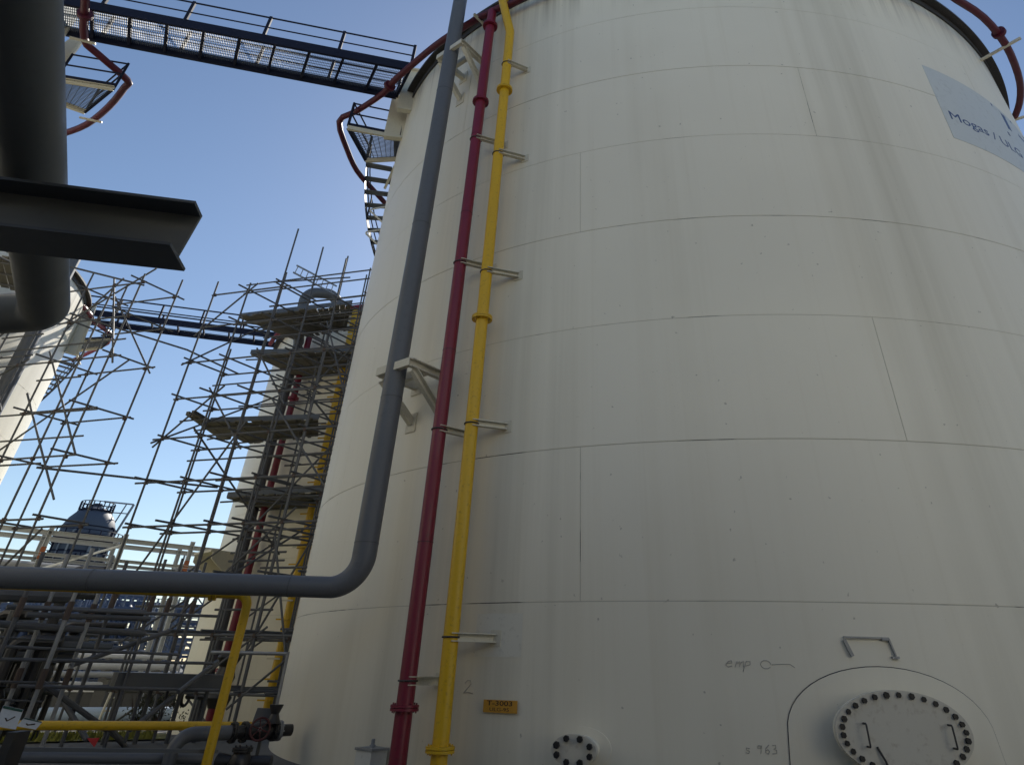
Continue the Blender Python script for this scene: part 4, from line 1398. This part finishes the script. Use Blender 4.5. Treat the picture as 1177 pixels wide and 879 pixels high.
for z in (.8, 1.5, 2.2, 2.9):
    p, q = atd(-40, 780, 23.5), atd(74, 782, 23.5)
    rod('header', (p.x, p.y, z), (q.x, q.y, z + .05), random.uniform(.06, .13), 'dark_steel', mf, 10)
# dense lower bays of the deck scaffold
for k in range(26):
    i_, j_ = random.randint(0, 4), random.randint(0, 3)
    z = random.uniform(-.6, 5.2)
    a, c = PD(i_, j_, z), PD(i_ + 1, j_, z + random.choice((0, 0, 0, 1.2, -1.2)))
    d = (c - a).normalized()
    rod('ledger', a - d * .5, c + d * .5, .04, 'tube', sD)
# yellow drop pipe behind the grey one
yp = thing('foam_branch_pipe', 'yellow pipe running under the grey pipe and dropping to the ground', 'pipe', tuple(atd(285, 690, 14.6)))
yc = atd(287, 683, 14.6)
yl = atz(0, 671, yc.z)
b = B()
b.path(roundpath([yl + (yl - yc).normalized() * 4, yc, (yc.x, yc.y, -.3)], .2, 10), .078, 18)
part('pipe', b, M['yellow_pipe'], yp)
b = B(); dy = (yl - yc).normalized()
for k in (.55, .62): b.tube(yc + dy * k, yc + dy * (k + .05), .12, 18)
part('flange', b, M['yellow_pipe'], yp)
yh = thing('low_yellow_pipe', 'thin horizontal yellow pipe with a pale dusty top near the ground', 'pipe', tuple(atd(150, 832, 16.5)))
b = B(); b.tube(atd(-30, 833, 16.5), atd(322, 834, 16.5), .066, 16)
part('pipe', b, M['yellow_pipe'], yh)
gl2 = thing('low_grey_pipe', 'grey horizontal pipe along the bottom edge at left', 'pipe', tuple(atd(120, 868, 14.0)))
b = B(); b.tube(atd(-40, 868, 15.4), atd(240, 872, 15.6), .078, 18)
part('pipe', b, M['grey_pipe'], gl2)
db = thing('low_dark_rail', 'thin dark rail just above the low grey pipe', 'rail', tuple(atd(120, 860, 14.3)))
b = B(); b.bar(atd(-30, 860, 14.6), atd(250, 863, 14.8), .06, .05)
part('rail', b, M['dark_steel'], db)
ge = thing('valve_inlet_pipe', 'short grey pipe bending down from the wheel valve', 'pipe', tuple(atd(200, 850, 14.6)))
e_ = atd(203, 844, 15.2); f_ = atd(264, 842, 15.5); f_.z = e_.z
b = B(); b.path(roundpath([(e_.x, e_.y, -.3), tuple(e_), tuple(f_)], .27, 10), .105, 20)
part('pipe', b, M['grey_pipe'], ge)
# wheel valve between that pipe and the tank
va, vb = f_, TA.p(TA.th_of(*TA.hit(335, 842)[2].xy), e_.z, 0.0)
vb = atd(334, 842, 16.0); vb.z = e_.z
vd = (vb - va).normalized()
vv = thing('wheel_valve', 'dark flanged valve with a red handwheel at the foot of the huge tank', 'valve', tuple(va))
b = B()
vl = (vb - va).length
b.path([va + vd * vl * f for f in (0, .22, .34, .5, .62, .72, 1.0)], [.10, .10, .12, .15, .12, .09, .09], 20)
part('body', b, M['black'], vv)
for f, m in ((.05, 'black'), (.22, 'black'), (.70, 'black'), (.78, 'galv')):
    p = va + vd * vl * f
    flange(vv, p, vd, .10, .155, m, .025, 10)
vn = (EYE - va).normalized(); vn.z = 0.1; vn.normalize()
hc = va + vd * vl * .46 + vn * .34 + V((0, 0, .02))
rod('stem', va + vd * vl * .46, hc, .035, 'galv', vv)
a_ = vn.orthogonal().normalized(); c_ = vn.cross(a_)
b = B()
b.path([hc + (a_ * cos(2 * pi * i / 28) + c_ * sin(2 * pi * i / 28)) * .16 for i in range(29)], .018, 8)
for i in range(3): b.tube(hc + (a_ * cos(pi * i / 3) + c_ * sin(pi * i / 3)) * .16, hc - (a_ * cos(pi * i / 3) + c_ * sin(pi * i / 3)) * .16, .010, 6)
part('handwheel', b, M['rust_red'], vv)
v2 = atd(275, 878, 15.2)
vw = thing('drain_valve', 'dark bulky valve body below the wheel valve', 'valve', tuple(v2))
b = B(); b.path([v2 + V((0, 0, -.5)), v2 + V((0, 0, -.2)), v2, v2 + V((0, 0, .12)), v2 + V((0, 0, .2))], [.12, .15, .19, .16, .09], 16)
part('body', b, M['black'], vw)
flange(vw, v2 + V((0, 0, .2)), (0, 0, 1), .09, .17, 'black', .025)
b = B(); b.path([v2 + V((-.4, .1, .02)), v2 + V((-.2, .05, .02)), v2 + V((.5, .1, .02))], [.13, .10, .10], 14)
part('side_branch', b, M['black'], vw)
gs = thing('blank_plate', 'blank grey plate on a post above the wheel valve', 'plate', tuple(atd(303, 823, 16)))
b = B(); b.prism([atd(289, 832, 16), atd(319, 832, 16), atd(317, 814, 16), atd(296, 813, 16)], V((0, .03, 0)))
part('plate', b, M['grey_pipe'], gs)
p = atd(303, 830, 16.03)
b = B(); b.bar((p.x, p.y + .03, -.1), p + V((0, .03, 0)), .05, .05, (1, 0, 0))
part('post', b, M['dark_steel'], gs)
sv = thing('sample_valve', 'small black valve on a thin pipe beside the tank edge', 'valve', tuple(atd(316, 820, 15.8)))
p = atd(316, 820, 15.7)
b = B(); b.path([p + V((0, 0, -.14)), p + V((0, 0, -.12)), p, p + V((0, 0, .12)), p + V((0, 0, .14))], [.12, .12, .07, .12, .12], 12)
part('body', b, M['black'], sv)
b = B(); b.tube(p, p + V((0, 0, .95)), .03, 8); b.tube(p + V((-.02, 0, .92)), p + V((-1.6, .3, .92)), .03, 8)
part('thin_pipe', b, M['galv'], sv)
dv = thing('riser_valve', 'black flanged valve at the foot of the far red riser', 'valve', tuple(atd(258, 775, 30)))
p = atd(258, 778, 31)
b = B(); b.path([p + V((0, 0, k)) for k in (-.9, -.6, -.3, 0, .3, .6, .8)], [.3, .42, .26, .36, .26, .42, .3], 14)
part('body', b, M['black'], dv)
b = B(); b.tube(p + V((-.1, 0, -.6)), p + V((-1.1, -.2, -.55)), .09, 8)
b.path([p + V((-1.1, -.2, -.55)) + V((0, cos(2 * pi * i / 16), sin(2 * pi * i / 16))) * .3 for i in range(17)], .05, 6)
part('handwheel', b, M['black'], dv)
# inspection cards on a dark post, and a red triangle
cp_ = thing('sign_post', 'thick dark post at the lower left corner carrying white cards', 'post', tuple(atd(25, 870, 13)))
p = atd(22, 840, 13.2)
b = B(); b.bar((p.x, p.y, -.3), (p.x, p.y, p.z), .30, .12, (1, 0, 0))
part('post', b, M['black'], cp_)
for quad, lab in (([(-6, 834), (18, 838), (27, 815), (4, 810)], 'white inspection card with a tick, cut by the left edge'), ([(19, 834), (41, 838), (49, 829), (28, 824)], 'bluish white inspection card with a tick, right of the other card')):
    ps = [atd(x, y, 12.9) for x, y in quad]
    cdn = thing('inspection_card', lab, 'card', tuple(ps[0]), 'inspection cards on the post')
    nrm = (ps[1] - ps[0]).cross(ps[3] - ps[0]).normalized()
    if nrm.dot(EYE - ps[0]) < 0: nrm = -nrm
    b = B(); b.prism(ps, nrm * .006)
    part('sheet', b, M['card'], cdn)
    F = lambda u, v: ps[0].lerp(ps[1], u).lerp(ps[3].lerp(ps[2], u), v) + nrm * .008
    b = B(); b.prism([F(0.02, .86), F(.98, .86), F(.98, .99), F(.02, .99)], nrm * .003)
    part('header', b, M['green_print'], cdn)
    b = B(); b.path([F(.33, .45), F(.45, .33), F(.75, .6)], .008, 5)
    part('tick', b, M['sign_black'], cdn)
tr_ = thing('triangle_sign', 'small red inverted triangle sign low on the scaffold', 'sign', tuple(atd(107, 850, 18)))
b = B(); b.prism([atd(100, 848, 18), atd(114, 847.5, 18), atd(108, 858, 18)], V((0, .02, 0)))
part('plate', b, M['red_sign'], tr_)
# white terminal box at the tank foot
th, z, X = TA.hit(424, 868, 0.25)
jb = thing('terminal_box', 'small white box with a knob at the tank foot, left of the red pipe', 'box', tuple(X))
n_, t_ = TA.n(th), TA.t(th)
c = TA.p(th, 0, 0.22)
b = B(); b.box(c + V((0, 0, .12)), t_ * .19, n_ * .16, V((0, 0, .28)))
part('body', b, M['white_steel'], jb)
b = B(); b.box(c + V((0, 0, .415)), t_ * .21, n_ * .18, V((0, 0, .016)))
part('lid', b, M['galv'], jb)
b = B(); b.path([c + V((0, 0, .43)), c + V((0, 0, .46)), c + V((0, 0, .47)), c + V((0, 0, .53)), c + V((0, 0, .54))], [.05, .05, .03, .03, .02], 10)
part('knob', b, M['galv'], jb)

# ------------------------------------------------------------------ unseen plant added behind the viewpoint to shape the light
TF = Tank((-0.5, -31.5), 12.0, 12.0, 0, 0.0, BASE_SEAMS)  # added out of view: its sunlit shell bounces warm light onto the huge tank
build_tank(TF, 'storage_tank', 'unseen cream storage tank added straight behind the viewpoint to bounce sunlight', CREAM, 8, None, 8)
TG = Tank((24.5, -22.5), 12.0, 12.0, 0, 0.0, BASE_SEAMS)  # second added tank, set to the right to brighten that side by bounce
build_tank(TG, 'storage_tank', 'unseen cream storage tank added behind and to the right of the viewpoint to bounce sunlight', CREAM, 8, None, 8)
rk = thing('added_pipe_rack', 'unseen two-tier dark steel pipe rack added behind the viewpoint to block low sky', 'pipe rack', (-4, -4, 0))  # added out of view to darken the lower shell of the huge tank
bx0, bx1 = V((-16, -1.8, 0)), V((7.5, -4.5, 0))
bd = (bx1 - bx0).normalized(); bs = V((bd.y, -bd.x, 0))
for i in range(5):
    a = bx0 + bd * (23.5 * i / 4)
    for off in (0, 7.0):
        b = B(); b.ibeam(a + bs * off, a + bs * off + V((0, 0, 6.6)), .3, .3, .02, bd)
        part('column', b, M['dark_steel'], rk)
    for z in (4.6, 6.3):
        b = B(); b.ibeam(a + V((0, 0, z)) - bs * .4, a + bs * 7.4 + V((0, 0, z)), .25, .35, .02)
        part('cross_beam', b, M['dark_steel'], rk)
k = 0
for z in (4.78, 6.48):
    for j in range(9):
        r_ = (.2, .3, .16, .35, .24, .3, .2, .33, .25)[(j + k) % 9]
        o = bx0 + bs * (.35 + j * .80) - bd * 6
        part('rack_pipe', B().tube(o + V((0, 0, z + r_)), o + bd * 36 + V((0, 0, z + r_)), r_, 14), M['grey_pipe'], rk)
        k += 2
pw = thing('added_pump_house', 'unseen dark pump house added by the rack behind the viewpoint to block low sky', 'building', (-4, -14, 0))  # added with the rack to keep low sky off the lower shell
b = B(); b.bar(bx0 + bs * 9 + V((0, 0, 2.6)), bx1 + bs * 9 + V((0, 0, 2.6)), 5.0, 5.2)
part('wall', b, M['concrete'], pw)
b = B(); b.bar(bx0 + bs * 9 - bd * .4 + V((0, 0, 5.3)), bx1 + bs * 9 + bd * .4 + V((0, 0, 5.3)), 5.6, .2)
part('roof', b, M['dark_steel'], pw)
for i in range(5):
    a = bx0 + bs * 6.46 + bd * (2.5 + i * 4.6)
    b = B(); b.bar(a + V((0, 0, 1.1)), a + bd * 1.6 + V((0, 0, 1.1)), .08, 2.2)
    part('door', b, M['grey_pipe'], pw)
